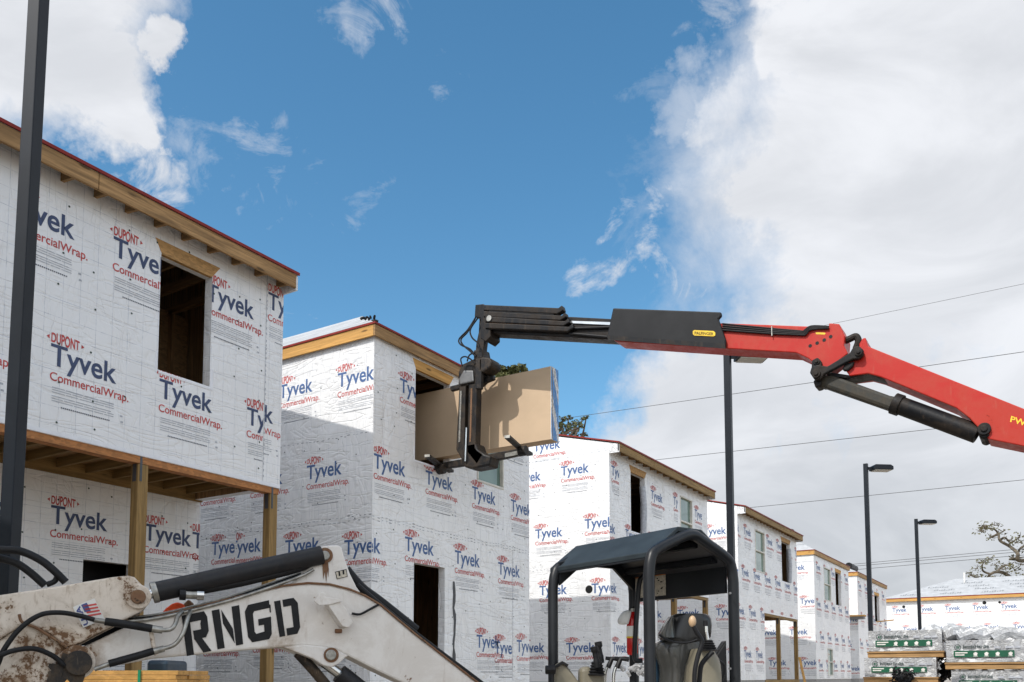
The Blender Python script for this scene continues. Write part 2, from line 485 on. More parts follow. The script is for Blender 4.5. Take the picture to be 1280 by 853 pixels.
def clip_poly(p, x0, x1, y0, y1):
    for ax, lim, sg in ((0, x0, 1), (0, x1, -1), (1, y0, 1), (1, y1, -1)):
        q = []
        for i in range(len(p)):
            a, b = p[i - 1], p[i]; da, db = (a[ax] - lim) * sg, (b[ax] - lim) * sg
            if (da >= 0) != (db >= 0):
                t = da / (da - db); q.append((a[0] + (b[0] - a[0]) * t, a[1] + (b[1] - a[1]) * t))
            if db >= 0: q.append(b)
        p = q
        if len(p) < 3: return None
    return p
def regions(u0, u1, v0, v1, holes, lu0, lu1, lv0, lv1):
    """sheet minus the holes that a print at [lu0,lu1]x[lv0,lv1] meets, as rectangles"""
    R = [(max(u0, lu0), min(u1, lu1), max(v0, lv0), min(v1, lv1))]
    for (a, b, c, d) in holes:
        nR = []
        for (p, q, r, s) in R:
            if p >= b or q <= a or r >= d or s <= c: nR.append((p, q, r, s)); continue
            if p < a: nR.append((p, a, r, s))
            if q > b: nR.append((b, q, r, s))
            m0, m1 = max(p, a), min(q, b)
            if r < c: nR.append((m0, m1, r, c))
            if s > d: nR.append((m0, m1, d, s))
        R = nR
    return [r for r in R if r[1] - r[0] > .004 and r[3] - r[2] > .004]
def stamp(mb, to3d, u, v, sheet, holes, inks, res=3, lens=.35, sc=1.0, proud=.003):
    lg = logo(res, lens)
    for (a, b, c, d) in regions(*sheet, holes, u - .07, u + 1.0 * sc, v - .31 * sc, v + .6 * sc):
        for poly, k in lg:
            q = [(u + p[0] * sc, v + p[1] * sc) for p in poly]
            if not all(a <= p[0] <= b and c <= p[1] <= d for p in q):
                q = clip_poly(q, a, b, c, d)
                if not q: continue
            mb.face([to3d(p[0], p[1], -proud) for p in q], inks[k])
INK1 = {'T': 'ink_navy', 'R': 'ink_red', 'G': 'ink_grey', 'D': 'ink_dark'}
INK2 = {'T': 'ink_blue', 'R': 'ink_red', 'G': 'ink_grey', 'D': 'ink_dark'}

def sheetwall(mb, to3d, u0, u1, v0, v1, holes, thick, mat, revmat=None, backmat=None, topmat=None):
    revmat = revmat or mat; backmat = backmat or mat
    us = sorted({u0, u1, *[min(max(h[0], u0), u1) for h in holes], *[min(max(h[1], u0), u1) for h in holes]})
    vs = sorted({v0, v1, *[min(max(h[2], v0), v1) for h in holes], *[min(max(h[3], v0), v1) for h in holes]})
    solid = lambda i, j: 0 <= i < len(us) - 1 and 0 <= j < len(vs) - 1 and not any(
        h[0] - 1e-6 <= us[i] and us[i + 1] <= h[1] + 1e-6 and h[2] - 1e-6 <= vs[j] and vs[j + 1] <= h[3] + 1e-6 for h in holes)
    for i in range(len(us) - 1):
        for j in range(len(vs) - 1):
            if not solid(i, j): continue
            a, b, c, d = us[i], us[i + 1], vs[j], vs[j + 1]
            mb.face([to3d(a, c, 0), to3d(b, c, 0), to3d(b, d, 0), to3d(a, d, 0)], mat, [(a, c), (b, c), (b, d), (a, d)])
            mb.face([to3d(a, c, thick), to3d(a, d, thick), to3d(b, d, thick), to3d(b, c, thick)], backmat)
            for di, dj, (p, q) in ((-1, 0, ((a, d), (a, c))), (1, 0, ((b, c), (b, d))), (0, -1, ((a, c), (b, c))), (0, 1, ((b, d), (a, d)))):
                if not solid(i + di, j + dj):
                    rm = topmat if (dj == 1 and topmat and j + 1 < len(vs) - 1) else revmat
                    mb.face([to3d(*p, 0), to3d(*p, thick), to3d(*q, thick), to3d(*q, 0)], rm, [(p[0], p[1]), (p[0] + thick, p[1]), (q[0] + thick, q[1]), q])
def nails(mb, to3d, u0, u1, v0, v1, holes, mat, seed, du=.41, dv=.42, r=.013):
    rn = random.Random(seed); u = u0 + .15
    while u < u1 - .05:
        v = v0 + rn.uniform(.1, .4)
        while v < v1 - .08:
            uu, vv = u + rn.uniform(-.05, .05), v + rn.uniform(-.08, .08)
            if rn.random() < .75 and not any(h[0] - .03 < uu < h[1] + .03 and h[2] - .03 < vv < h[3] + .03 for h in holes) and u0 < uu < u1:
                mb.disc(to3d(uu, vv, -.0045), Vector(to3d(0, 0, -1)) - Vector(to3d(0, 0, 0)), r, mat)
            v += dv * rn.uniform(.8, 1.5)
        u += du
def seam(mb, to3d, u0, u1, v, seed, holes=()):
    rn = random.Random(seed); u = u0
    while u < u1:
        w = rn.uniform(.03, .07)
        vv = v + rn.uniform(-.012, .012) + .015 * math.sin(u * 2.1 + seed)
        if u + w < u1 and not any(h[0] < u + w and u < h[1] and h[2] < vv < h[3] for h in holes):
            mb.face([to3d(u, vv, -.0035), to3d(u + w, vv + rn.uniform(-.004, .004), -.0035), to3d(u + w, vv + .009, -.0035), to3d(u, vv + .009, -.0035)], 'ink_grey' if rn.random() < .7 else 'ink_dark')
        u += w + rn.uniform(.03, .08)
def lap(mb, to3d, u0, u1, v0, v1, mat):
    """a second layer of wrap lapped over the first, 2 mm proud"""
    mb.face([to3d(u0, v0, -.002), to3d(u1, v0, -.002), to3d(u1, v1, -.002), to3d(u0, v1, -.002)], mat, [(u0 + 5.1, v0), (u1 + 5.1, v0), (u1 + 5.1, v1), (u0 + 5.1, v1)])

# ------------------------------------------------------------------ houses
ZF = 1.35
def rows(u0, u1, spec, pitch=1.39):
    out = []
    for v, s in spec:
        u = s
        while u > u0 - .9: u -= pitch
        u += pitch
        while u < u1: out.append((u, v)); u += pitch
    return out
def house(name, label, xf, y0, y1, roof, slope, depth=9.5, openings=(), windows=(), porch=None, front=(), side=(), recess=(), wrap='wrap_b',
          inks=INK2, fas='pine', red='drip_red', res=3, lens=.6, side_seams=(), front_seams=(), ov=.28, partition=None, frontlaps=(), sidelaps=(),
          post_ys=(), zp=3.9, header_flap=True, side_holes_dots=(), rim='rim_osb', rows_tail=True, front_sheet=None, tailstep=.4, ovr=.075):
    org = Vector((xf, y0, 0))
    root = thing(name, label, 'house', org, 'two storey houses under construction')
    ze = 7.2
    fr = lambda u, v, n: (xf - n, u, v)
    sd = lambda u, v, n: (u, y0 + n, v)
    rs = lambda u, v, n: (u, y1 - n, v)
    bk = lambda u, v, n: (xf - depth + n, u, v)
    P = lambda nm, mb, **k: link(nm, mb, k.pop('parent', root), org, **k)
    xb = xf - depth
    holes = [tuple(o[:4]) for o in openings] + [tuple(w[:4]) for w in windows]
    ph = []
    if porch: ph = [(porch[0], porch[1], ZF - 1, zp)]
    top = 7.17 if roof == 'gable' else 7.03
    # front wall
    mb = MB()
    sheetwall(mb, fr, y0 + .003, y1 - .003, ZF, top, holes + ph, .14, wrap, wrap, 'inside_Z', 'osb')
    for l in frontlaps: lap(mb, fr, *l, wrap)
    for it in front:
        u, v = it[:2]; sh = it[2] if len(it) > 2 else (y0 + .004, y1 - .004, ZF, top)
        stamp(mb, fr, u, v, sh, holes + ph, inks, res, lens)
    nails(mb, fr, y0, y1, ZF, top, holes + ph, 'nail_cap', len(name) + int(y0 * 7))
    for v in front_seams: seam(mb, fr, y0, y1, v, int(v * 10), holes + ph)
    if porch: mb.box((xf - .01, porch[0], zp + .004), (xf + .009, porch[1] - .003, zp + .05), 'tape')
    for l in frontlaps:
        for uu in (l[0] + .012, l[1] - .012):
            if y0 + .1 < uu < y1 - .1:
                rn_ = random.Random(int(uu * 100)); z = l[2] + .1
                while z < l[3] - .1:
                    mb.face([fr(uu + rn_.uniform(-.012, .006), z, -.0045), fr(uu + .012, z, -.0045), fr(uu + .012, z + .03, -.0045), fr(uu, z + .035, -.0045)], 'ink_grey'); z += rn_.uniform(.05, .11)
                mb.face([fr(uu - .006, l[2], -.004), fr(uu, l[2], -.004), fr(uu, l[3], -.004), fr(uu - .006, l[3], -.004)], 'ink_grey')
    P('wall', mb)
    # near side wall, with the gable
    mb = MB()
    sheetwall(mb, sd, xb, xf - .002, ZF, 7.03, [], .14, wrap, wrap, 'inside_Z')
    if roof == 'gable':
        xm = xf - depth / 2; zr = lambda x: ze - .03 + slope * (xf + ov - x)
        pts = [(xf - .002, 7.03), (xf - .002, zr(xf)), (xm, zr(xm)), (xb, zr(xf) - .02), (xb, 7.03)]
        mb.face([sd(*p, 0) for p in reversed(pts)], wrap, [p for p in reversed(pts)])
        mb.face([sd(*p, .14) for p in pts], 'inside_Z')
        ec = [(xf, 6.97), (xf + ov, 6.97), (xf + ov, ze - .03), (xf, zr(xf))]
        mb.prism([sd(*p, 0) for p in ec], (0, .03, 0), wrap)
    for l in sidelaps: lap(mb, sd, *l, wrap)
    for it in side:
        u, v = it[:2]; sh = it[2] if len(it) > 2 else (xb, xf - .004, ZF, 8.6)
        stamp(mb, sd, u, v, sh, [], inks, res, lens)
    nails(mb, sd, xb + (depth - 5), xf, ZF, 7.0, [], 'nail_dark', len(name) + int(y0 * 3), r=.012)
    for v in side_seams: seam(mb, sd, xb + 4, xf, v, int(v * 13))
    for (u, v, r) in side_holes_dots: mb.disc(sd(u, v, -.004), (0, -1, 0), r, 'black_plastic', 20)
    P('wall', mb)
    # far side and back walls
    mb = MB()
    sheetwall(mb, rs, xb, xf - .002, ZF, 7.03, [(xf - 1.825, xf, ZF - 1, zp)] if porch and porch[1] >= y1 - .1 else [], .14, wrap, wrap, 'inside_Z')
    if roof == 'gable':
        mb.face([rs(*p, 0) for p in pts], wrap); mb.face([rs(*p, .14) for p in reversed(pts)], 'inside_Z')
        mb.prism([rs(*p, 0) for p in ec], (0, -.03, 0), wrap)
    P('wall', mb)
    mb = MB(); sheetwall(mb, bk, y0 + .15, y1 - .15, ZF, 7.03, [], .14, wrap, wrap, 'inside_Z'); P('wall', mb)
    # floors and foundation
    mb = MB(); mb.box((xb + .15, y0 + .15, 4.32), (xf - .15, y1 - .15, 4.42), 'osb_dark'); P('floor_deck', mb)
    mb = MB(); mb.box((xb, y0, 0), (xf - .03, y1, ZF - .003), 'cmu'); P('foundation', mb)
    # partition of bare studs seen through the openings
    for pt in ([partition] if partition else []):
        px_, pa, pb = pt
        mb = MB(); y = pa
        while y < pb:
            for (za, zb) in (((ZF, 4.3), (4.42, 6.95)) if not porch else ((4.42, 6.95),)): mb.box((px_, y, za), (px_ + .09, y + .045, zb), 'inside_Z')
            y += .4
        mb.box((px_ - .02, pa, ZF if not porch else 4.43), (px_ - .005, pb, 4.3 if not porch else 4.6), 'osb_dark'); mb.box((px_ - .02, pa, 4.42), (px_ - .005, pb, 6.95), 'osb_dark')
        P('stud_partition', mb)
        mb = MB(); y = y0 + .3
        while y < y1 - .3: mb.box((xb + 3, y, 6.9), (xf - .16, y + .045, 7.02), 'inside_X'); y += .5
        P('ceiling_joists', mb)
    # roof
    mb = MB()
    if roof == 'gable':
        xm = xf - depth / 2; z0 = ze; zrid = ze + slope * (xf + ov - xm)
        a = (xf + ov + .015, ze - .004); 
        for pts2 in ([(xf + ov + .015, z0), (xm, zrid), (xm, zrid + .03), (xf + ov + .015, z0 + .03)], [(xm, zrid), (xb - ov, z0), (xb - ov, z0 + .03), (xm, zrid + .03)]):
            mb.prism([(p[0], y0 - .015, p[1]) for p in pts2], (0, y1 - y0 + .03, 0), 'felt')
        P('roof', mb)
        # fascia, in two or three lengths
        mb = MB(); n = 3; ys = [y0 + (y1 - y0) * k / n + (random.uniform(-.4, .4) if 0 < k < n else 0) for k in range(n + 1)]
        for k in range(n): mb.box((xf + ov - .04, ys[k] + (.004 if k else .0), 7.0), (xf + ov - random.uniform(0, .004), ys[k + 1] - .004, ze - .005), fas + '_Y')
        P('fascia', mb, bevel=.004, seg=1)
        mb = MB(); mb.box((xf + ov + .003, y0 - .02, ze - .004), (xf + ov + .02, y1 + .02, ze + .034), red)
        for yy in (y0 - .03, y1 + .016):
            for s in (0, 1):
                q = [(xf + ov, ze), (xm, zrid + .012), (xm, zrid + .036), (xf + ov, ze + .036)] if s == 0 else [(xm, zrid), (xb - ov, ze), (xb - ov, ze + .036), (xm, zrid + .036)]
                mb.prism([(p[0], yy, p[1]) for p in q], (0, .014, 0), red)
        P('drip_edge', mb)
        # rafter tails under the eave
        rt = None; y = y0 + .2
        while y < y1 - .05:
            if rt is None:
                mb = MB(); mb.prism([(xf - .02, y, 7.05), (xf + ov - .045, y, 7.015), (xf + ov - .045, y, 7.12), (xf - .02, y, 7.17)], (0, .042, 0), 'weathered_X')
                rt = P('rafter_tail', mb); ybase = y
            else:
                c = rt.copy(); COL.objects.link(c); c.location = (0, y - ybase, 0)
            y += tailstep
    else:
        o2 = .075; xa, xc, ya, yc = xf + o2, xb - o2, y0 - o2, y1 + ovr
        hw = (yc - ya) / 2; zr2 = ze + slope * hw; ym = (ya + yc) / 2
        r0, r1 = (xa - hw, ym, zr2), (xc + hw, ym, zr2)
        A, B, C_, D = (xa, ya, ze), (xa, yc, ze), (xc, yc, ze), (xc, ya, ze)
        for f in ((A, B, r0), (B, C_, r1, r0), (C_, D, r1), (D, A, r0, r1)): mb.face(f, 'felt')
        mb.face((D, C_, B, A), 'osb_dark')
        # printed laps of the roofing felt
        for k in range(1, 6):
            t = k / 6.5
            pa = Vector(A).lerp(Vector(r0), t); pd = Vector(D).lerp(Vector(r1), t)
            up = Vector((0, -slope, 1)).normalized() * .004
            mb.face([pa + up, pa + up + Vector((0, .02, .02 * slope)), pd + up + Vector((0, .02, .02 * slope)), pd + up], 'felt_line')
        P('roof', mb)
        mb = MB()
        mb.box((xa - .035, ya, 7.0), (xa, yc, ze - .012), fas + '_Y')
        P('fascia', mb, bevel=.003, seg=1)
        mb = MB(); mb.box((xc, ya, 7.0), (xa - .037, ya + .035, ze - .012), 'fresh_X'); P('fascia', mb, bevel=.003, seg=1)
        mb = MB(); mb.box((xc, yc - .035, 7.0), (xa - .037, yc, ze - .012), 'fresh_X'); P('fascia', mb)
        mb = MB(); mb.box((xa + .002, ya - .016, ze - .011), (xa + .016, yc + .016, ze + .022), red)
        mb.box((xc, ya - .016, ze - .011), (xa + .001, ya - .002, ze + .022), red)
        P('drip_edge', mb)
        mb = MB(); mb.box((xb, y0, 7.031), (xf - .01, y0 + .05, 7.15), 'osb_dark'); mb.box((xf - .06, y0, 7.031), (xf - .01, y1, 7.15), 'osb_dark')
        P('top_plate', mb)
    # headers with the wrap cut back in a trapezoid flap
    for o in openings:
        a, b, c, d = o[:4]
        if d > 4.5 or len(o) > 4:
            w = .12; hh = .17
            mb = MB(); mb.prism([fr(a - w * .75, d + hh, -.004), fr(a + .01, d - .004, -.004), fr(b - .01, d - .004, -.004), fr(b + w, d + hh, -.004)], (-.05, 0, 0), 'osb' if roof == 'gable' else 'fresh_Y')
            P('header', mb)
        mb = MB()     # crumpled strip of wrap taped round the sill and jambs
        mb.box((xf - .1, a + .004, c - .05), (xf + .006, b + .03, c - .002), 'tape')
        mb.box((xf - .1, b + .002, c - .05), (xf + .006, b + .06, c + .25), 'tape')
        mb.box((xf - .02, a - .04, c - .05), (xf + .006, a - .002, c + .22), 'tape')
        if o[2] > 2: P('sill_flashing', mb, bevel=.012, seg=2)
    for w in windows:
        a, b, c, d = w
        mb = MB(); t = .05; x = xf + .012
        for (p, q, r, s) in ((a, b, c, c + t), (a, b, d - t, d), (a, a + t, c + t, d - t), (b - t, b, c + t, d - t), (a + t, b - t, (c + d) / 2 - .025, (c + d) / 2 + .025)):
            mb.box((xf - .10, p + .002, r + .002), (x, q - .002, s - .002), 'vinyl')
        fo = P('window', mb, bevel=.006, seg=1)
        mb = MB(); mb.box((xf - .075, a + t, c + t), (xf - .06, b - t, d - t), 'pane_glass'); P('pane', mb, parent=fo)
    if porch:
        pa, pb = porch[:2]; xr = xf - 1.7
        rh = list(porch[2]) if len(porch) > 2 else []
        rw = lambda u, v, n: (xr - n, u, v)
        mb = MB(); sheetwall(mb, rw, max(pa, y0 + .15), pb - .002, ZF, 4.31, rh, .12, wrap, wrap, 'inside_Z')
        for (u, v) in recess: stamp(mb, rw, u, v, (pa, pb, ZF, 4.3), rh, inks, res, lens)
        nails(mb, rw, pa, pb, ZF, 4.2, rh, 'nail_cap', 5)
        P('wall', mb)
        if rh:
            mb = MB(); mb.box((xr - .6, rh[0][0] - .3, ZF), (xr - .58, rh[0][1] + .3, 4.3), 'black_plastic'); P('shade_sheet', mb)  # black sheet standing in for the shade inside the recess opening
        mb = MB()
        if pa > y0 + .3: mb.box((xr, pa - .14, ZF), (xf - .145, pa - .002, 4.31), wrap); P('wall', mb)
        mb = MB(); mb.box((xr + .01, pa, zp + .36), (xf - .16, pb - .15, zp + .39), 'osb'); P('porch_ceiling_deck', mb)
        n = 3; ys = [pa + (pb - pa) * k / n for k in range(n + 1)]
        mb = MB(); mb.box((xf - .15, pa, zp - .085), (xf - .012, pb - .006, zp + .34), rim); P('porch_beam', mb)
        mb = MB(); mb.box((xr + .01, pa, zp - .02), (xr + .05, pb - .006, zp + .35), 'treated_Y'); P('ledger', mb)
        y = pa + .25; j0 = None
        while y < pb - .1:
            if j0 is None:
                mb = MB(); mb.box((xr + .052, y, zp + .06), (xf - .152, y + .042, zp + .355), 'treated_X'); j0 = P('joist', mb); jb = y
                h = MB(); h.box((xf - .21, y - .004, zp + .03), (xf - .1515, y + .046, zp + .2), 'nail_dark'); P('joist_hanger', h, parent=j0)
            else:
                c = copy_tree(j0, root); c.location = (0, y - jb, 0)
            y += .4
        mb = MB(); mb.box((xr + .005, pa, ZF - .15), (xf - .01, pb, ZF), 'treated_Y'); P('porch_deck', mb)
        p0 = None
        for y in post_ys:
            if p0 is None:
                mb = MB(); mb.box((xf - .155, y - .07, ZF + .002), (xf - .015, y + .07, zp - .088), 'treated_Z'); p0 = P('post', mb, bevel=.006, seg=1); yb = y
                h = MB(); h.box((xf - .013, y - .05, zp - .30), (xf - .009, y - .02, zp + .02), 'bracket_steel'); h.box((xf - .12, y - .074, zp - .30), (xf - .05, y - .071, zp + .0), 'nail_dark')
                P('post_bracket', h, parent=p0)
            else:
                c = copy_tree(p0, root); c.location = (0, y - yb, 0)
    return root

S = lambda *a: a
# house 1
house('unfinished_house', 'nearest white wrapped house at the left edge, with an open porch underneath', -9.4, .4, 8.75, 'gable', .35,
      openings=[(6.72, 7.5, 5.27, 6.75)], porch=(.6, 8.748, [(6.9, 7.62, 1.9, 3.05)]), zp=4.14, post_ys=(3.2, 6.58, 8.66),
      front=[(4.79, 6.26, S(4.97, 8.42, 4.14, 7.17)), (6.07, 6.28, S(0, 8.42, 4.14, 7.17)), (7.41, 6.24, S(0, 8.42, 4.14, 7.17)), (8.46, 6.5, S(8.43, 8.746, 4.14, 7.17)),
             (3.98, 4.75, S(0, 4.96, 4.14, 7.17)), (5.37, 4.75, S(0, 8.42, 4.14, 7.17)), (6.75, 4.75, S(0, 8.42, 4.14, 7.17)), (8.13, 4.75, S(0, 8.42, 4.14, 7.17)), (7.80, 4.86, S(8.43, 8.746, 4.14, 7.17)),
             (2.6, 4.75), (1.2, 4.75), (2.0, 6.26), (3.4, 6.26, S(0, 4.7, 4.14, 7.17))],
      recess=[(6.43, 3.29), (7.80, 3.25), (8.62, 3.24), (5.05, 3.29), (5.7, 1.85), (7.1, 1.85)], wrap='wrap_a', inks=INK1, lens=.22, res=4, fas='weathered',
      frontlaps=[(8.425, 8.748, 4.15, 7.16), (.5, 4.965, 4.15, 7.16)], partition=(-11.25, 3.0, 8.55), side=[(-12, 4.7), (-12, 3.3)])
# house 2
H2 = house('unfinished_house', 'white wrapped house taking in boards at its upper window, second from the left', -9.4, 10.72, 15.6, 'hip', .615, ovr=.38,
      openings=[(11.8, 12.8, 5.2, 6.8), (11.8, 12.68, ZF, 3.42)], windows=[(13.68, 14.62, 5.17, 6.75)],
      front=[(11.38, 6.1), (13.2, 6.1), (14.6, 6.1), (10.74, 4.67), (12.1, 4.66), (13.52, 4.64), (14.88, 4.62), (10.13, 3.29), (11.55, 3.42), (12.98, 3.36), (14.42, 3.3), (11.0, 1.85), (13.68, 1.85), (15.1, 1.8, S(14.95, 15.6, ZF, 7)), (14.3, 1.75, S(0, 14.93, ZF, 7))],
      side=[(-11.57, 6.16), (-10.19, 6.12), (-12.95, 6.16), (-10.87, 4.64), (-12.25, 4.64), (-13.6, 4.64), (-9.99, 3.29), (-11.35, 3.4), (-12.75, 3.5, S(-12.6, 0, 0, 9)), (-13.25, 3.52, S(-20, -12.62, 0, 9)), (-10.7, 1.85), (-12.1, 1.9), (-13.4, 1.85)],
      side_seams=(4.02, 4.08, 5.45), front_seams=(4.0, 4.05), partition=(-12.4, 10.9, 15.4), fas='weathered', frontlaps=[(14.94, 15.59, 1.4, 4.0)], sidelaps=[(-14.5, -9.41, 4.04, 6.95)])
mb = MB(); rn_ = random.Random(4); zz = [3.2 - .12 * k for k in range(15)]
mb.prism([(-9.394, 12.93 + rn_.uniform(-.02, .03), z) for z in zz] + [(-9.394, 12.99 + rn_.uniform(-.03, .04), z) for z in reversed(zz)], (-.003, 0, 0), 'nail_dark'); link('torn_flap', mb, H2, (-9.4, 10.72, 0))
# house 3
house('unfinished_house', 'white wrapped house right behind the excavator canopy, third from the left', -9.45, 19.5, 26.45, 'gable', .25,
      openings=[(20.75, 21.65, 5.22, 6.76)], windows=[(24.16, 25.15, 5.25, 6.75)], porch=(22.35, 26.448), post_ys=(23.8, 26.36), zp=3.9,
      front=[(19.62, 6.28, S(19.5, 20.05, ZF, 7.17)), (22.05, 6.1), (23.66, 6.2, S(23.5, 23.98, 0, 9)), (25.35, 6.1, S(25.2, 25.95, 0, 9)), (19.0, 4.82), (20.4, 4.8), (21.8, 4.8), (23.2, 4.8), (24.6, 4.8), (19.05, 3.35), (20.6, 3.35), (19.6, 1.9), (21.0, 1.9)],
      side=[(-11.62, 7.12, S(-14, -9.46, 7.0, 8.6)), (-10.81, 6.39, S(-14, -9.46, 0, 6.99)), (-12.2, 6.35, S(-14, -9.46, 0, 6.99)), (-11.57, 4.84), (-10.14, 4.97), (-12.95, 4.84), (-11.45, 3.37), (-9.96, 3.35), (-12.8, 3.37), (-10.68, 1.9), (-12.1, 1.92), (-13.5, 1.9)],
      recess=[(22.6, 3.0), (24.0, 3.0), (25.4, 3.0), (23.2, 1.7)], side_seams=(7.03, 4.2), front_seams=(4.3,), fas='treated', ov=.27, side_holes_dots=[(-10.03, 3.63, .1)], partition=(-12.4, 19.7, 26.2), rim='treated_Y', wrap='wrap_c', tailstep=.46)
# house 4
house('unfinished_house', 'white wrapped house behind the middle lamp post, with a corner porch, fourth in row', -9.4, 29.25, 36.85, 'gable', .25,
      openings=[(34.62, 35.85, 5.18, 6.75)], windows=[(31.2, 32.38, 5.22, 6.75)], porch=(32.15, 36.848), post_ys=(34.2, 36.75), zp=3.78,
      front=rows(29.4, 36.7, [(6.2, 28.6), (4.75, 29.6), (3.4, 29.0), (1.95, 29.7)], 1.33), side=rows(-14, -9.45, [(6.15, -10.6), (4.75, -11.4), (3.37, -10.2), (1.9, -11.2)]), recess=[(32.4, 3.0), (33.8, 3.0), (35.2, 3.0), (33.0, 1.7), (34.5, 1.7)],
      side_seams=(5.5,), fas='treated', partition=(-12.4, 29.5, 36.5), rim='treated_Y', wrap='wrap_b', res=2)
# house 5
house('unfinished_house', 'white wrapped house with a hipped roof and three windows, fifth from the left', -9.75, 41.2, 48.6, 'hip', .62,
      openings=[(45.5, 46.75, 5.0, 6.65)], windows=[(43.1, 44.5, 5.05, 6.65), (43.4, 44.5, 1.5, 2.8)],
      front=rows(41.3, 48.5, [(6.2, 41.6), (4.5, 41.5), (3.0, 42.0), (1.7, 41.6)], 1.5), side=rows(-14.3, -9.8, [(6.15, -10.95), (4.6, -10.4), (3.2, -10.9), (1.8, -10.5)]), wrap='wrap_c', res=2, partition=(-12.6, 41.5, 48.3))
# house 6
H6 = house('unfinished_house', 'white wrapped house at the far end of the row beside the tall lamp post', -9.85, 51.3, 60.3, 'hip', .5,
      openings=[(56.3, 57.8, 4.75, 6.35)], front=rows(51.5, 60.2, [(6.2, 51.6), (4.5, 52.1), (3.0, 51.6)], 1.8), side=rows(-14.3, -9.9, [(5.7, -11.2), (4.3, -10.5), (2.9, -11.0), (1.6, -10.6)]), wrap='wrap_b', res=2, partition=(-12.6, 51.5, 60))
mb = MB(); mb.box((-10.3, 50.75, 4.72), (-9.42, 51.29, 4.80), 'fresh_X'); mb.box((-10.25, 50.8, 4.58), (-9.47, 51.28, 4.718), 'steel_grey'); link('ledge', mb, H6, (-9.85, 51.3, 0))
# added house, wholly outside the frame, put there to shade the excavator's arm
house('unfinished_house', 'white wrapped house added outside the picture to shade the excavator arm', -3.85, -8.2, -.35, 'hip', .5, depth=5.0, res=2, front=[(-7, 4.6), (-4, 4.6)], openings=[(-5, -4, 5.2, 6.7)])
# house 7 : long wrapped building across the end of the lane
def endhouse():
    y0, x0, x1, dp = 71.0, -11.9, 14.0, 9.0
    org = Vector((x0, y0, 0))
    root = thing('unfinished_house', 'long white wrapped building across the lane end under printed grey roofing felt', 'house', org, 'two storey houses under construction')
    sd = lambda u, v, n: (u, y0 + n, v)
    mb = MB(); sheetwall(mb, sd, x0, x1, ZF, 7.03, [], .14, 'wrap_c')
    for (u, v) in rows(x0, x1, [(6.0, -11.2), (4.55, -10.5), (3.1, -11.2)], 1.78): stamp(mb, sd, u, v, (x0, x1, ZF, 7), [], INK2, 2, .6, 1.25)
    for (u, v, r) in ((-10.4, 6.6, .11), (-5.1, 6.67, .13), (-4.15, 6.66, .09)): mb.disc(sd(u, v, -.004), (0, -1, 0), r, 'black_plastic', 16)
    nails(mb, sd, x0, 0, ZF, 7, [], 'nail_dark', 4, r=.016)
    link('wall', mb, root, org)
    mb = MB(); mb.box((x0, y0 + .142, ZF), (x0 + .14, y0 + dp, 7.03), 'wrap_c'); link('wall', mb, root, org)
    mb = MB(); mb.box((x1 - .14, y0 + .142, ZF), (x1, y0 + dp, 7.03), 'wrap_c'); link('wall', mb, root, org)
    mb = MB(); mb.box((x0 + .14, y0 + dp - .14, ZF), (x1 - .14, y0 + dp, 7.03), 'wrap_c'); link('wall', mb, root, org)
    mb = MB(); mb.box((x0, y0 + .03, 0), (x1, y0 + dp, ZF - .003), 'cmu'); link('foundation', mb, root, org)
    ya, yb, sl = y0 - .25, y0 + dp + .25, .36; hw = (yb - ya) / 2; zr = 7.2 + sl * hw; xa, xc = x0 - .2, x1 + .2
    A, B, C_, D = (xa, ya, 7.2), (xc, ya, 7.2), (xc, yb, 7.2), (xa, yb, 7.2); r0, r1 = (xa + hw, (ya + yb) / 2, zr), (xc - hw, (ya + yb) / 2, zr)
    mb = MB()
    for f in ((A, B, r1, r0), (B, C_, r1), (C_, D, r0, r1), (D, A, r0)): mb.face(f, 'felt')
    mb.face((D, C_, B, A), 'osb_dark')
    n = Vector((0, -sl, 1)).normalized() * .01
    for k, t in enumerate((.7, 1.6, 2.4, 3.3)):
        u = x0 + .5 + (k % 2) * 1.3 + t
        while u < x1 - 3:
            for j in range(9):      # rows of dark print on the felt
                a = u + j * .16; p = Vector((a, ya + t, 7.2 + sl * t)) + n
                hgt = .16 + .1 * ((j * 7 + k) % 3)
                mb.face([p, p + Vector((.10, 0, 0)), p + Vector((.13, hgt, hgt * sl)), p + Vector((.03, hgt, hgt * sl))], 'felt_line')
            u += 2.7
    link('roof', mb, root, org)
    mb = MB(); mb.box((xa, ya, 6.98), (xc, ya + .04, 7.185), 'fresh_X'); link('fascia', mb, root, org)
    mb = MB(); mb.box((xa, ya - .02, 7.186), (xc, ya + .02, 7.24), 'drip_red'); link('drip_edge', mb, root, org)
    mb = MB(); mb.box((xa, ya + .04, 7.04), (xc, y0, 7.06), 'osb'); link('soffit', mb, root, org)
    p = Vector((-6.6, ya + 3.6, 7.2 + sl * 3.6)); mb = MB(); mb.cyl(p - Vector((0, 0, .2)), p + Vector((0, 0, .75)), .06, 'sticker_white', 10); link('vent_pipe', mb, root, org)
endhouse()

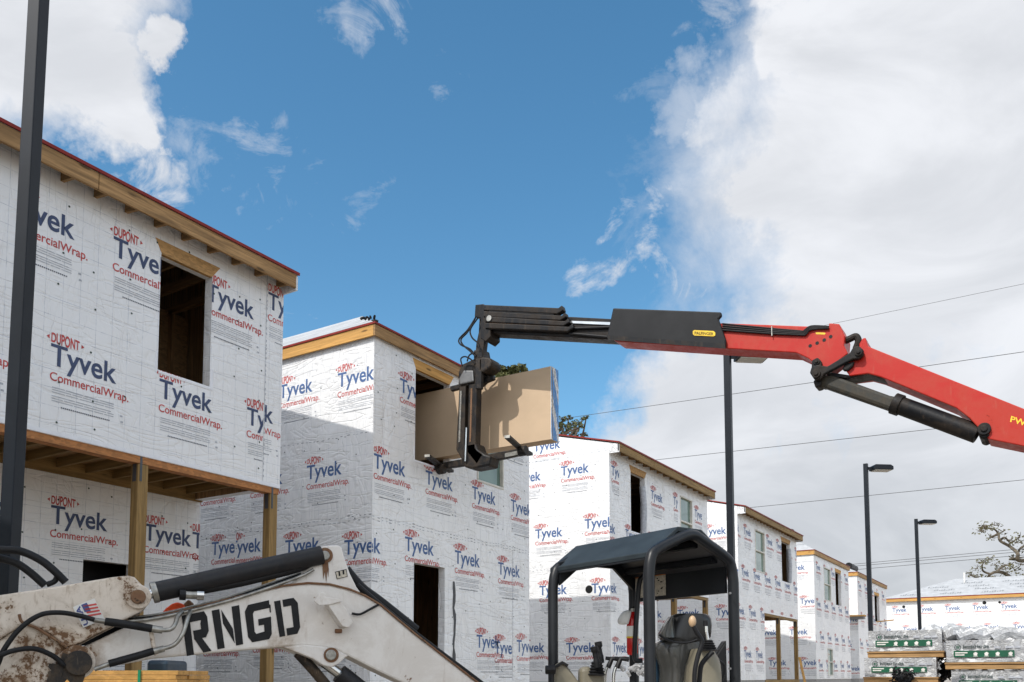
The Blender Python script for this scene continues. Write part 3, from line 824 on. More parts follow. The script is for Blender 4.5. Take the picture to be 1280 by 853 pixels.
# loose things on and round the houses
def crumple(name, label, cat, c, size, mat, seed, n=9, group=None):
    rn = random.Random(seed); mb = MB(); c = Vector(c)
    for k in range(n):
        p = c + Vector((rn.uniform(-1, 1) * size[0], rn.uniform(-1, 1) * size[1], rn.uniform(0, 1) * size[2]))
        q = p + Vector((rn.uniform(-1, 1) * size[0], rn.uniform(-1, 1) * size[1], rn.uniform(-.4, .5) * size[2]))
        r = max(size) * rn.uniform(.14, .26)
        mb.tube(smoothpath([p, (p + q) / 2 + Vector((0, 0, r)), q], 3), r, mat, 6, True, None)
    return tag(link(name, mb, None, c), label, cat, group)
ph = onX(457, 401, -10.9)
crumple('felt_scraps', 'black crumpled felt scraps lying at the roof corner above the fork', 'roofing scrap', (-10.2, 11.55, 7.72), (.10, .09, .07), 'black_plastic', 4)
crumple('felt_scraps', 'black scraps on the grey hipped roof of the fifth house', 'roofing scrap', (-11.4, 43.0, 8.3), (.3, .2, .12), 'black_plastic', 6)
mbx = MB(); mbx.cyl((-10.35, 51.75, 7.62), (-10.35, 53.4, 7.62), .2, 'black_plastic', 14); tag(link('felt_roll', mbx, None, (-10.35, 51.75, 7.42)), 'black roll of roofing felt on the eave corner at the far end of the row', 'roofing roll')
mbx = MB(); mbx.obox((-9.5, 57.0, 4.78), (.55, .12, .05), (-.06, .28, 0), (0, 0, .02), 'fresh_X'); tag(link('plank', mbx, None, (-9.5, 57.0, 4.76)), 'bare wood plank poking out of the last opening in the row', 'plank')
mbx = MB(); a = onX(1000, 822, -9.2); mbx.beam((-9.22, a.y, a.z), (-8.55, a.y - 1.4, .55), .09, .04, 'fresh_Z'); tag(link('plank', mbx, None, (-8.6, a.y - 1.3, .5)), 'bare wood plank leaning against a porch corner post', 'plank')
# rolled back wrap standing in the upper openings of two houses
for (x, y, z0, z1, lab) in ((-9.47, 21.55, 5.24, 6.5, 'grey roll of wrap standing in the window opening above the excavator canopy'), (-9.42, 35.75, 5.2, 6.55, 'grey roll of wrap standing in the opening left of the tall lamp post')):
    mb = MB(); mb.tube(smoothpath([(x, y, z0), (x + .03, y, (z0 + z1) / 2), (x, y - .02, z1)], 5), .085, 'tarp_grey' if 'tarp_grey' in MATS else 'ink_grey', 10)
    tag(link('wrap_roll', mb, None, (x, y, z0), smooth=True), lab, 'wrap roll')

# ------------------------------------------------------------------ lamp posts
def lamp_post(label, x, y, top, headdir=(1, 0, 0), w=.115, tilt=0.0, tw=0.5):
    root = thing('lamp_post', label, 'lamp post', (x, y, 0), 'square black lamp posts along the lane')
    mb = MB(); mb.obox((0, 0, top / 2), (w / 2, 0, 0), (0, w / 2, 0), (0, 0, top / 2), 'pole_paint')
    p = link('pole', mb, root, bevel=.008, seg=2)
    mb = MB(); mb.box((-.16, -.16, 0), (.16, .16, .03), 'pole_paint'); link('base_plate', mb, root)
    hd = Vector(headdir).normalized(); sd = hd.cross(Vector((0, 0, 1)))
    mb = MB(); mb.obox(hd * (w / 2 + .06) + Vector((0, 0, top - .14)), hd * .06, sd * .03, Vector((0, 0, .04)), 'pole_paint'); link('arm', mb, root)
    mb = MB(); c = hd * (w / 2 + .12 + .3) + Vector((0, 0, top - .14))
    mb.prism([c - hd * .3 - sd * .17 + Vector((0, 0, -.05)), c + hd * .3 - sd * .17 + Vector((0, 0, -.05)), c + hd * .3 - sd * .17 + Vector((0, 0, .05)), c + hd * .22 - sd * .17 + Vector((0, 0, .10)), c - hd * .25 - sd * .17 + Vector((0, 0, .10)), c - hd * .3 - sd * .17 + Vector((0, 0, .06))], sd * .34, 'pole_paint')
    h = link('lamp_head', mb, root, bevel=.012)
    mb = MB(); mb.obox(c + Vector((0, 0, -.056)), hd * .26, sd * .14, Vector((0, 0, .012)), 'lamp_lens'); link('lens', mb, h)
    root.rotation_euler = (0, tilt, tw * 0)
    return root
HD = (CR * .97 + HF * .1)
pl = onplane(26, 420, RF(0, 7.3, 0), HF); pb_ = Vector((pl.x, pl.y, 0)) - CR * (pl.z * .009)
o = lamp_post('black square lamp post nearest the camera, cut off by the top edge', pb_.x, pb_.y, 9.4, HD, .12)
o.rotation_euler = (Matrix.Rotation(.009, 4, HF) @ Matrix.Rotation(rad(20), 4, 'Z')).to_euler()
def post_at(px, pytop, label, d):
    p = onplane(px, pytop, RF(0, d, 0), HF); q = lamp_post(label, p.x, p.y, p.z, HD, .125); return q
o = post_at(909, 437, 'black square lamp post rising from the canopy to the red boom', 17.0)
o = post_at(1082, 580, 'tallest black lamp post of the two standing right of the house row', 26.0)
o = post_at(1145, 649, 'shorter black lamp post standing behind the wrapped siding packs', 35.0)

# ------------------------------------------------------------------ loader crane (boom in the plane Y = 11.9 .. 12.3)
YB = 11.9
cr = thing('loader_crane', 'red knuckle boom loader crane with black extensions reaching across to a window', 'crane', (2.4, 12.1, 0))
co = Vector((2.4, 12.1, 0))
CP = lambda nm, mb, **k: link(nm, mb, k.pop('parent', cr), co, **k)
def trace(pts, y=YB): return [onY(px, py, y) for px, py in pts]
def plate(nm, pts, y, t, mat, bevel=.012, **k):
    mb = MB(); mb.prism(trace(pts, y), (0, t, 0), mat); return CP(nm, mb, bevel=bevel, **k)
main = plate('main_boom', [(1082, 423), (1085, 433), (1280, 511), (1420, 566), (1490, 610), (1480, 680), (1400, 640), (1310, 574), (1280, 558), (1236, 549), (1212, 523), (1195, 510), (1120, 479), (1100, 471), (1085, 467), (1062, 470), (1056, 462), (1070, 440)], YB, .4, 'crane_red')
plate('stop_lug', [(1074, 430), (1078, 423), (1082, 422), (1084, 436), (1074, 440)], YB + .02, .14, 'crane_red', parent=main)
jib = plate('jib', [(905, 404), (1036, 409), (1036, 404), (1049, 405), (1056, 420), (1055, 432), (1060, 442), (1032, 464), (1026, 461), (1010, 448), (995, 441), (905, 435.5), (770, 427), (765, 424), (765, 404)], YB, .36, 'crane_red')
ext = plate('extension_section', [(712, 396), (770, 399), (770, 425), (600, 416), (605, 405), (690, 402)], YB + .05, .26, 'crane_black')
for (y0_, z_) in ((398, 0),):
    mb = MB(); mb.prism(trace([(690, 400.5), (765, 403), (765, 406.5), (690, 403)], YB + .03), (0, .02, 0), 'chrome'); CP('slide_strip', mb, parent=ext)
    mb = MB(); mb.tube(trace([(712, 411), (765, 409)], YB + .02), .02, 'rubber', 8); CP('hose', mb, parent=ext)
    mb = MB(); mb.tube(trace([(712, 417), (765, 422)], YB + .02), .02, 'rubber', 8); CP('hose', mb, parent=ext)
# four stacked extension cylinders
for k, (l, a, r, b, dx) in enumerate(((604, 384.5, 698, 389, 0), (604, 392.5, 702, 397, 4), (606, 399, 706, 404, 8), (606, 407, 711, 411, 12))):
    mb = MB(); h = 3.6
    mb.prism(trace([(l, a - h), (r, b - h + (1 if k else -.5)), (r + 4, b - h - 4 if k == 0 else b - h - 3), (r + 6, b - 1), (r - 2, b + h), (l, a + h)], YB - .03 - .006 * k), (0, .11, 0), 'crane_black')
    c = CP('extension_cylinder', mb, bevel=.015)
    mb = MB(); mb.prism(trace([(l + 1, a + h + .2), (r - 6, b + h), (r - 6, b + h + .9), (l + 1, a + h + 1.1)], YB - .02), (0, .05, 0), 'rust' if k in (1, 2) else 'rubber'); CP('seal_strip', mb, parent=c)
tip = plate('boom_tip', [(594, 381), (604, 380), (612, 386), (613, 421), (607, 427), (600, 423), (601, 398), (593, 396)], YB - .02, .3, 'crane_black')
mb = MB(); c = onY(611, 398, YB - .06); mb.cyl(c, c + Vector((0, .1, 0)), .05, 'zinc', 14); CP('pin', mb, parent=tip)
g = MB(); g.prism(trace([(766, 385), (901, 390), (902, 395), (898, 399), (907, 425), (907, 435), (760, 424), (758, 422)], YB - .07), (0, .055, 0), 'guard_mesh')
gd = CP('hose_guard', g, bevel=.02)
mb = MB(); mb.prism(trace([(758, 419), (906, 430), (907, 436), (760, 425)], YB - .075), (0, .004, 0), 'crane_black'); CP('guard_flange', mb, parent=gd)
mb = MB(); rr = trace([(866, 414), (868, 412.8), (892, 414), (894, 416), (894, 419.5), (892, 420.6), (868, 419.6), (866, 418)], YB - .078); mb.prism(rr, (0, .004, 0), 'sticker_yellow')
tr = fit(text_tris('PALFINGER', .01), 0, 0, 1, 1, text_tris('P', .01))
for t in tr: mb.face([onY(868.3 + p[0] * 23.4, 418.4 + p[0] * 1.2 - p[1] * 3.6 - .2, YB - .0815) for p in t], 'letter_black')
CP('maker_plate', mb, parent=gd)
# hoses clipped along the jib
hs = MB()
for k in range(4):
    pts = [(903, 405 + k * 2.6), (965, 411 + k * 2.1), (1000, 414 + k * 1.6), (1004 + k, 414.5 + k * 1.3), (1014, 408 + k * 1.4), (1036, 408.5 + k * .7)]
    hs.tube(smoothpath(trace(pts, YB - .025), 5), .013, 'rubber', 7)
hs.box(onY(964, 408, YB - .045), onY(966.4, 421, YB - .003), 'zinc'); CP('hoses', hs)
mb = MB()
for (a, b) in ((1012.7, 432.5), (1021.4, 429), (1030.2, 425.2), (1038.3, 421)): c = onY(a, b, YB - .003); mb.cyl(c, c + Vector((0, .002, 0)), .0235, 'black_plastic', 16)
CP('bolt_hole_row', mb)
mb = MB(); mb.prism(trace([(1019.5, 415.5), (1021, 416.9 - 1.4), (1031, 416), (1032, 417), (1031, 418.4), (1020, 418)], YB - .003), (0, .002, 0), 'sticker_yellow'); CP('small_plate', mb)
tr = fit(text_tris('PW', .02), 0, 0, 1, 1, text_tris('P', .02)); mb = MB()
for t in tr: mb.face([onY(1262.5 + p[0] * 19 - p[1] * -1.5, 527.5 + p[0] * 5.5 - p[1] * 7.5, YB - .003) for p in t], 'sticker_yellow')
CP('model_lettering', mb)
# knuckle linkage
def pin(px, py, r, y=YB - .12, d=.1, mat='crane_black', nm='pin', par=None):
    c = onY(px, py, y); mb = MB(); mb.cyl(c, c + Vector((0, d, 0)), r, mat, 22); mb.cyl(c - Vector((0, .02, 0)), c, r * .5, mat, 16)
    return CP(nm, mb, bevel=.006, parent=par or cr)
lk = plate('link_arm', [(1012, 466), (1014, 459), (1021, 456), (1034, 458), (1062, 441), (1066, 434), (1073, 432), (1079, 437), (1079, 444), (1073, 449), (1066, 449), (1030, 468), (1026, 474), (1018, 475)], YB - .09, .07, 'crane_black', .015)
pin(1020, 467, .055, YB - .12, .6, par=lk); pin(1073, 440, .05, YB - .12, .6, par=lk); pin(1020.5, 452, .045, YB - .07, .5, par=lk)
plate('link_plate', [(1015, 450), (1022, 447), (1027, 452), (1027, 462), (1014, 462)], YB - .055, .05, 'crane_black')
mb = MB(); mb.tube(smoothpath(trace([(1053, 428), (1062, 424), (1070, 421), (1073, 427), (1070, 436)], YB + .1), 5), .045, 'crane_black', 10); CP('upper_link', mb)
plate('bearing_cap', [(1052, 461), (1056, 455), (1068, 451), (1066, 458), (1060, 463), (1055, 464)], YB - .05, .06, 'crane_black', .02)
plate('link_bracket', [(1030, 464), (1062, 469), (1095, 463), (1110, 470), (1120, 478), (1085, 468), (1060, 473), (1035, 471)], YB + .03, .3, 'crane_black')
cyl = plate('jib_cylinder', [(1019, 476), (1025, 468), (1040, 468), (1112, 494), (1129, 497), (1120, 516), (1108, 511), (1028, 483), (1022, 483), (1018, 480)], YB + .02, .17, 'crane_grey', .05)
mb = MB(); mb.tube(trace([(1122, 506), (1222, 543)], YB + .12), .115, 'crane_black', 24); CP('rod_tube', mb, parent=cyl, smooth=True)
mb = MB(); mb.tube(trace([(1117, 504.5), (1126, 507.5)], YB + .12), .135, 'crane_black', 24); CP('gland', mb, parent=cyl, smooth=True)
pin(1230, 536, .075, YB - .05, .5, par=cyl); plate('cylinder_eye', [(1222, 538), (1229, 529), (1236, 532), (1237, 545), (1230, 549), (1224, 547)], YB - .02, .4, 'crane_black', .02, parent=cyl)
plate('cylinder_eye', [(1016, 476), (1021, 473), (1027, 476), (1026, 483), (1019, 485)], YB + .0, .2, 'crane_black', .02, parent=cyl)
# column and truck frame beyond the frame edge
mb = MB(); mb.box((1.55, 11.85, 1.1), (2.05, 12.35, 3.3), 'crane_red'); CP('column', mb, bevel=.04)
mb = MB(); mb.prism([(1.5, 11.8, 3.0), (2.2, 11.8, 3.0), (2.1, 11.8, 3.7), (.9, 11.8, 3.75)], (0, .6, 0), 'crane_red'); CP('column_head', mb, bevel=.03)
mb = MB(); mb.box((.7, 10.5, .75), (3.2, 19, 1.1), 'crane_black'); CP('truck_frame', mb, bevel=.03)
for yy in (11.2, 16.5, 17.8):
    for xx in (.7, 2.8):
        mb = MB(); mb.cyl((xx, yy, .5), (xx + .4, yy, .5), .5, 'rubber', 28); w_ = CP('wheel', mb, bevel=.04)
        mb = MB(); mb.cyl((xx - .01, yy, .5), (xx + .41, yy, .5), .26, 'zinc', 20); CP('rim', mb, parent=w_)

# ------------------------------------------------------------------ fork hung from the tip, and the boards on it
fo = Vector(onY(600, 430, 12.1)); fk = thing('crane_fork', 'black pallet fork hanging from the crane tip and carrying the boards', 'crane fork', fo)
FP = lambda nm, mb, **k: link(nm, mb, k.pop('parent', fk), fo, **k)
def fplate(nm, pts, y, t, mat='fork_black', bevel=.012, **k):
    mb = MB(); mb.prism(trace(pts, y), (0, t, 0), mat); return FP(nm, mb, bevel=bevel, **k)
YM = 12.12
fplate('hanger', [(599, 398), (606, 421), (604, 438), (602, 445), (594, 443), (595, 430), (598, 416)], YM - .06, .12)
fplate('swivel_joint', [(592, 438), (603, 436), (605, 447), (592, 450)], YM - .1, .22)
fplate('rotator_motor', [(598, 449), (602, 446), (612, 447), (615, 452), (613, 459), (603, 466), (598, 464)], YM - .14, .3, bevel=.03)
fplate('head_plate', [(577, 456), (594, 448), (604, 448), (604, 472), (596, 480), (573, 484), (573, 466)], YM - .02, .22)
fplate('head_cover', [(573, 474), (579, 463), (591, 463), (592, 477), (574, 481)], YM - .06, .05, 'steel_grey', .02)
fplate('side_post', [(594, 448), (602, 448), (601, 486), (594, 486)], YM - .14, .08)
fplate('cross_bar', [(562, 483), (574, 480), (574, 486), (563, 489)], YM + .02, .08)
fplate('cross_bar', [(600, 473), (616, 469), (617, 474), (602, 480)], YM + .02, .08)
m1 = fplate('mast_rail', [(574, 482), (582, 480), (580, 560), (584, 577), (580, 580), (570, 562)], YM - .02, .16)
mb = MB(); mb.prism(trace([(575, 489), (577, 488.5), (575, 552), (573, 553)], YM - .024), (0, .003, 0), 'zinc'); FP('rail_strip', mb, parent=m1)  # narrow paler strip down the rail face
m2 = fplate('mast_rail', [(586, 479), (596, 478), (594, 560), (604, 568), (596, 581), (584, 566)], YM - .02, .16)
mb = MB(); mb.prism(trace([(588.4, 486), (590.4, 485.4), (588.6, 552), (586.6, 553)], YM - .024), (0, .003, 0), 'rust'); FP('rail_strip', mb, parent=m2)  # narrow brown strip down the second rail
fplate('mast_core', [(580, 481), (588, 480), (586, 570), (582, 573)], YM + .06, .06, 'fork_black', 0)
mb = MB(); mb.tube(trace([(583, 535), (581.5, 577)], YM - .05), .016, 'chrome', 10); FP('cylinder_rod', mb)
fplate('mast_foot', [(579, 556), (594, 553), (597, 562), (606, 568), (613, 570), (611, 582), (590, 586), (580, 584), (578, 575)], YM - .02, .3, bevel=.03)
bar = fplate('fork_bar', [(526, 583), (612, 567.5), (656, 559), (657, 567), (612, 577), (527, 590)], YM + .22, .1)
for k, px_ in enumerate((640, 648, 634)): pass
fplate('bar_plate', [(631, 567), (647, 563.5), (647, 568.5), (631, 572)], YM + .215, .004, 'zinc', 0, parent=bar)
def tine(pa, pb, hub):
    a = onY(*pa, YM - .42); b = onY(*pb, YM + .27)
    mb = MB(); mb.beam(a, b, .10, .05, 'fork_black'); d = (b - a).normalized()
    t = FP('fork_tine', mb, bevel=.008)
    mb = MB(); mb.beam(a - d * .004, a - d * .001, .092, .044, 'zinc'); FP('tine_tip', mb, parent=t)
    mb = MB(); c = onY(*hub, YM + .16); mb.cyl(c + Vector((-.06, 0, 0)), c + Vector((.08, 0, 0)), .085, 'fork_black', 14); FP('tine_hub', mb, parent=t, bevel=.012)
    mb = MB(); mb.beam(b, b + Vector((-.05, .36, 0)), .10, .05, 'fork_black'); FP('tine_heel', mb, parent=t)
tine((634, 546), (652, 562), (653, 564)); tine((534, 570), (552, 584), (551, 587))
# hydraulic hoses at the tip
mb = MB()
for k, off in enumerate((0, 2.5)):
    mb.tube(smoothpath(trace([(595, 396), (585, 412 + off), (574 + off, 424), (576 + off, 431), (588, 437 + off), (595, 446)], YM - .1 - .05 * k), 6), .014, 'rubber', 7)
mb.tube(smoothpath(trace([(597, 398), (588, 412), (590, 422), (598, 430), (600, 440)], YM - .16), 6), .014, 'rubber', 7)
mb.tube(smoothpath(trace([(578, 458), (576, 449), (581, 446), (588, 449), (594, 455)], YM - .14), 6), .013, 'rubber', 7)
mb.tube(smoothpath(trace([(584, 452), (587, 444), (594, 441)], YM - .14), 6), .013, 'rubber', 7)
FP('hoses', mb)

# boards: ten taped pairs standing on edge
YG = 12.64
c0 = onY(688, 458, YG); c1 = onY(690, 549, YG); zb, zt, xr_ = c1.z, c0.z, (c0.x + c1.x) / 2
LEN, TH, NP = 3.62, .0255, 10
def board(k):
    y = YG + k * TH
    rn = random.Random(k); dx = rn.uniform(-.006, .006) if k else 0
    mb = MB(); x1 = xr_ + dx; x0 = x1 - LEN
    mb.box((x0, y, zb), (x1 - .002, y + TH - .0012, zt), 'gypsum_face')
    o = link('plasterboard', mb, None, (xr_ - LEN / 2, y, zb), bevel=.002, seg=1)
    tag(o, 'front tan plasterboard on the fork, its whole face lit' if k == 0 else 'plasterboard pair stacked behind the front board on the fork', 'plasterboard', 'plasterboards carried by the crane')
    org = Vector((xr_ - LEN / 2, y, zb))
    mb = MB(); u = k * TH * 18
    mb.face([(x1, y, zb), (x1, y + TH - .001, zb), (x1, y + TH - .001, zt), (x1, y, zt)], 'gypsum_tape', [(k * TH + .02, .55), ((k + 1) * TH + .02, .55), ((k + 1) * TH + .02, .55 + zt - zb), (k * TH + .02, .55 + zt - zb)])
    if k == 0: mb.face([(x1 - .011, y - .0012, zb), (x1, y - .0012, zb), (x1, y - .0012, zt), (x1 - .011, y - .0012, zt)], 'gypsum_core')
    link('end_tape', mb, o, org)
for k in range(NP): board(k)
# ------------------------------------------------------------------ mini excavator
ex_o = RF(.6, 5.7, 0)
ex = thing('mini_excavator', 'dirty white mini excavator with a dark canopy and a raised lettered boom', 'excavator', ex_o)
EP = lambda nm, mb, **k: link(nm, mb, k.pop('parent', ex), ex_o, **k)
PA, PB = RF(-1.2, 4.9, 0), RF(.1, 5.5, 0)
BD = (PB - PA).normalized(); BN = Vector((0, 0, 1)).cross(BD)          # BN points away from the camera
if BN.dot(HF) < 0: BN = -BN
def bp(px, py, off=0.0): return onplane(px, py, PA - BN * off, BN)     # off > 0: nearer the camera
def bt(pts, off=0.0): return [bp(px, py, off) for px, py in pts]
loc_ = lambda x, y: tuple(bp(x, y) - ex_o)
dirtypaint('exc_white', (.72, .685, .64), (.17, .085, .04), .40, .42, 3.2, grime=[(loc_(97, 828), .24, .06), (loc_(414, 819), .10, .05), (loc_(350, 812), .12, .04), (loc_(406, 700), .10, .045)])
dirtypaint('exc_dirty', (.68, .60, .51), (.15, .08, .04), .80, .5, 5.0, grime=[(loc_(84, 832), .28, .04), (loc_(172, 746), .12, .05), (loc_(20, 850), .26, .045)])
def bplate(nm, pts, off, t, mat, bevel=.008, **k):
    mb = MB(); mb.prism(bt(pts, off), BN * t, mat); return EP(nm, mb, bevel=bevel, **k)
def bpin(nm, px, py, r, off, d, mat, par, n=22):
    c = bp(px, py, off); mb = MB(); mb.cyl(c, c + BN * d, r, mat, n); return EP(nm, mb, bevel=.005, parent=par)
def btube(nm, pts, r, off, mat, par, n=10, k=6, sm=True):
    mb = MB(); offs = off if isinstance(off, (list, tuple)) else [off] * len(pts)
    p = [bp(x, y, o) for (x, y), o in zip(pts, offs)]
    mb.tube(smoothpath(p, k) if sm else p, r, mat, n); return EP(nm, mb, parent=par, smooth=True)
boom_out = [(83, 841), (79, 830), (82, 819), (92, 812), (110, 806), (150, 787), (184, 775), (237, 762), (300, 746), (335, 737), (352, 733), (370, 730), (390, 729.5), (412, 731), (435, 737), (455, 745), (475, 757), (519, 794), (600, 856), (690, 926), (690, 985), (640, 965), (508, 856), (470, 838), (437, 821), (420, 813), (400, 809.5), (380, 807.5), (356, 809), (314.5, 812), (193, 823), (119, 837), (97, 846)]
boom = bplate('boom', boom_out, 0, .17, 'exc_white', .012)
ear = bplate('cylinder_lug', [(352, 733.5), (367, 728), (378, 716), (387, 702), (394, 688), (398, 684), (405, 682.5), (422, 681.5), (427, 684), (430, 695), (437.5, 717), (446, 734), (454, 745), (430, 736), (410, 731), (385, 730)], -.012, .14, 'exc_white', .008)
low = bplate('lower_lug', [(354, 809), (380, 806), (402, 808), (420, 812), (436, 820), (432, 822), (424, 830), (414, 834.5), (404, 832), (392, 824), (372, 816)], .012, .19, 'exc_white', .008)
# welded top flange
mb = MB(); w = [(184, 774.5), (237, 761.5), (300, 745.5), (352, 732.5), (385, 729), (412, 730.5), (436, 736.5), (456, 744.5), (476, 756.5), (520, 793.5), (600, 855.5)]
mb.tube(bt(w, .004), .007, 'rust', 6); EP('weld_bead', mb, parent=boom, smooth=True)
bpin('pivot_pin', 406.5, 694.5, .027, .012, .19, 'zinc', ear); bpin('pivot_pin', 414, 819, .03, .03, .24, 'zinc', low)
mb = MB(); c = bp(406.5, 694.5, -.008); 
mb.cyl(c, c - BN * .006, .043, 'rust', 24); mb.prism(bt([(403, 703), (410, 702.5), (411, 712), (410.5, 722), (409, 713), (407.8, 729), (406, 715), (404, 725), (403.3, 712)], -.0095), BN * -.001, 'rust'); EP('rust_stain', mb, parent=boom); mb = MB(); c = bp(414, 819, .014); mb.cyl(c, c - BN * .004, .042, 'rust', 24)
EP('rust_stain', mb, parent=boom)
mb = MB(); q = [(419, 715), (433, 711.5), (434.5, 721), (421, 724.5)]; mb.prism(bt(q, -.0105), -BN * .002, 'letter_black'); q = [(420, 715.7), (432.3, 712.6), (433.7, 720.5), (421.7, 723.6)]; mb.prism(bt(q, -.008), -BN * .002, 'sticker_tan')
for (a, b) in ((424, 718), (429, 716)): mb.prism(bt([(a - 1, b - 3), (a + 1, b - 3.4), (a + 1.6, b + 2), (a - .6, b + 2.5)], -.0055), -BN * .001, 'letter_black')
EP('warning_sticker', mb, parent=boom)
# block stencil letters R N G D
LT = {
 'R': [[(0, 0), (.30, 0), (.30, 1), (0, 1)], [(.30, .80), (.74, .80), (.74, 1), (.30, 1)], [(.74, 1), (.74, .80), (.70, .72), (.70, .58), (1, .5), (1, .86), (.9, 1)], [(.38, .36), (.86, .36), (1, .5), (.70, .58), (.38, .58)], [(.40, .36), (.70, .36), (1.02, 0), (.68, 0)]],
 'N': [[(0, 0), (.28, 0), (.28, 1), (0, 1)], [(.72, 0), (1, 0), (1, 1), (.72, 1)], [(.34, .98), (.34, .62), (.68, .06), (.68, .44)]],
 'G': [[(0, .16), (.30, .26), (.30, .74), (0, .84)], [(0, .84), (.30, .74), (.36, .80), (.95, .80), (.95, 1), (.15, 1)], [(0, .16), (.15, 0), (.88, 0), (1, .12), (.70, .22), (.36, .20), (.30, .26)], [(.70, .21), (1, .12), (1, .40), (.70, .40)], [(.48, .40), (1, .40), (1, .57), (.48, .57)], [(.95, .70), (1, .66), (1, .86), (.95, .9)]],
 'D': [[(0, 0), (.27, 0), (.27, 1), (0, 1)], [(.36, .80), (.70, .80), (.84, 1), (.36, 1)], [(.36, 0), (.84, 0), (.70, .20), (.36, .20)], [(.70, .20), (.84, 0), (1, .16), (1, .84), (.84, 1), (.70, .80)]]}
def quad_map(u, v, bl, br, tl, tr_):
    a = Vector(bl).lerp(Vector(br), u); b = Vector(tl).lerp(Vector(tr_), u); return a.lerp(b, v)
for ch, bl, br, tl, tr_ in (('R', (233.5, 820.5), (264, 814), (227, 770), (258, 763.5)), ('N', (272, 812), (304, 805.5), (264.5, 763.5), (299, 756.5)), ('G', (311, 804), (340, 798.5), (305, 757.5), (338, 750)), ('D', (349.5, 796.5), (376, 791.5), (342.5, 752), (371.5, 746.5))):
    mb = MB()
    for poly in LT[ch]: mb.face([bp(*quad_map(u, v, bl, br, tl, tr_), .003) for u, v in poly], 'letter_black')
    EP('letter', mb, parent=boom)
# lamp bracket on the boom
br_ = bplate('lamp_bracket', [(409, 755), (424, 751), (432, 760), (441, 778), (436, 785), (428, 783)], .09, .10, 'exc_white', .004)
mb = MB(); mb.prism(bt([(393, 752), (402, 740), (407, 742), (405, 746), (424, 749), (428, 752), (412, 756), (399, 757)], .10), BN * .012, 'exc_white'); EP('bracket_plate', mb, parent=br_, bevel=.003)
btube('bracket_bolt', [(419, 789), (427, 789)], .012, .02, 'rust', br_, 8, 2)
btube('wire_lead', [(440, 767), (450, 768), (462, 762), (475, 755)], .007, [.02, .02, .02, .0], 'rubber', boom)
btube('hose', [(446, 731), (470, 752), (519, 792), (600, 853), (640, 885)], .016, -.03, 'rubber', boom)
btube('hose', [(432, 712), (452, 735), (476, 753), (520, 788)], .03, -.10, 'rubber', boom)
# bucket-side stick
st = bplate('stick', [(-70, 765), (0, 744), (90, 730), (141, 721.5), (160, 719.5), (168, 721.5), (180, 734), (187, 745), (184, 757), (176, 765), (159, 773), (120, 793), (92, 808), (84, 809), (60, 791), (32, 778), (0, 799), (-70, 840)], .05, .27, 'exc_dirty', .01)
bplate('stick_body', [(-70, 845), (0, 800), (32, 778), (60, 791), (84, 809), (72, 824), (66, 842), (72, 862), (60, 960), (-90, 960)], .03, .22, 'exc_dirty', .012, parent=st)
mb = MB(); mb.tube(smoothpath(bt([(24, 768), (28, 778), (45, 785), (68, 799), (84, 809)], .052), 5), .008, 'rust', 6); EP('weld_bead', mb, parent=st, smooth=True)
b1 = bpin('pin_boss', 173, 746, .062, .075, .06, 'exc_dirty', st); bpin('pivot_pin', 173, 746, .036, .10, .1, 'rust', st)
bpin('pin_boss', 96, 828, .085, .055, .09, 'exc_dirty', boom); bpin('pivot_pin', 98, 829, .062, .085, .1, 'grease', boom)
mb = MB(); rn = random.Random(5)
def ragged(cx, cy_, rx, ry, n, off, t, mat, jag=.35):
    pts = []
    for k in range(n):
        a = 2 * math.pi * k / n; q = 1 + rn.uniform(-jag, jag); pts.append((cx + rx * q * math.cos(a), cy_ + ry * q * math.sin(a)))
    mb.prism(bt(pts, off), BN * t, mat)
ragged(82, 838, 22, 17, 26, .06, .03, 'grease'); ragged(70, 846, 10, 14, 16, .065, .03, 'grease')
EP('grease_smear', mb, parent=st)
# stickers on the stick : small flag decal
def dq(u, v): return bp(*quad_map(u, v, (104, 785), (131, 774), (91, 759), (118, 748)), .0525)
mb = MB(); mb.face([dq(0, 0), dq(1, 0), dq(1, 1), dq(0, 1)], 'sticker_white')
def dq2(u, v): return bp(*quad_map(u, v, (104, 785), (131, 774), (91, 759), (118, 748)), .0545)
for k in range(4): v = .06 + k * .15; mb.face([dq2(.42, v + .3), dq2(.97, v + .18), dq2(.97, v + .26), dq2(.42, v + .38)], 'ink_red')
mb.face([dq2(.36, .6), dq2(.62, .55), dq2(.62, .95), dq2(.36, .95)], 'sticker_blue')
for t in fit(text_tris('USA', .03, 2), 0, 0, 1, 1, text_tris('U', .03, 2)): mb.face([dq2(.30 - p[1] * .24, .06 + p[0] * .88) for p in t], 'sticker_blue')
EP('flag_decal', mb, parent=st)
# stick cylinder
cy = btube('stick_cylinder', [(194, 740.5), (402, 694)], .053, .0, 'cyl_black', ex, 28, 1, False)
btube('cylinder_gland', [(190, 741.5), (196.5, 740)], .056, .0, 'zinc', cy, 28, 1, False)
btube('rod', [(176, 745.5), (192, 741.6)], .026, .0, 'chrome', cy, 16, 1, False)
btube('return_pipe', [(236, 741), (300, 729), (370, 712), (388, 704)], .022, -.0, 'rubber', cy)
mb = MB(); c = bp(232, 744, .05); mb.cyl(c, c + BD * .07, .02, 'zinc', 12); mb.cyl(c - BD * .03, c, .028, 'rubber', 12); mb.cyl(c + BD * .055 , c + BD * .09, .024, 'chrome', 12); EP('pipe_fitting', mb, parent=cy)
# steel pipes along the boom top
for k in range(3):
    btube('boom_pipe', [(160, 777 - k * 2), (195, 773 - k * 2), (240, 763 - k * 2), (300, 747 - k * 2.2), (372, 722 - k * 2), (392, 712 - k)], .0095, .01 - .05 * k, 'zinc' if k != 1 else 'rubber', boom)
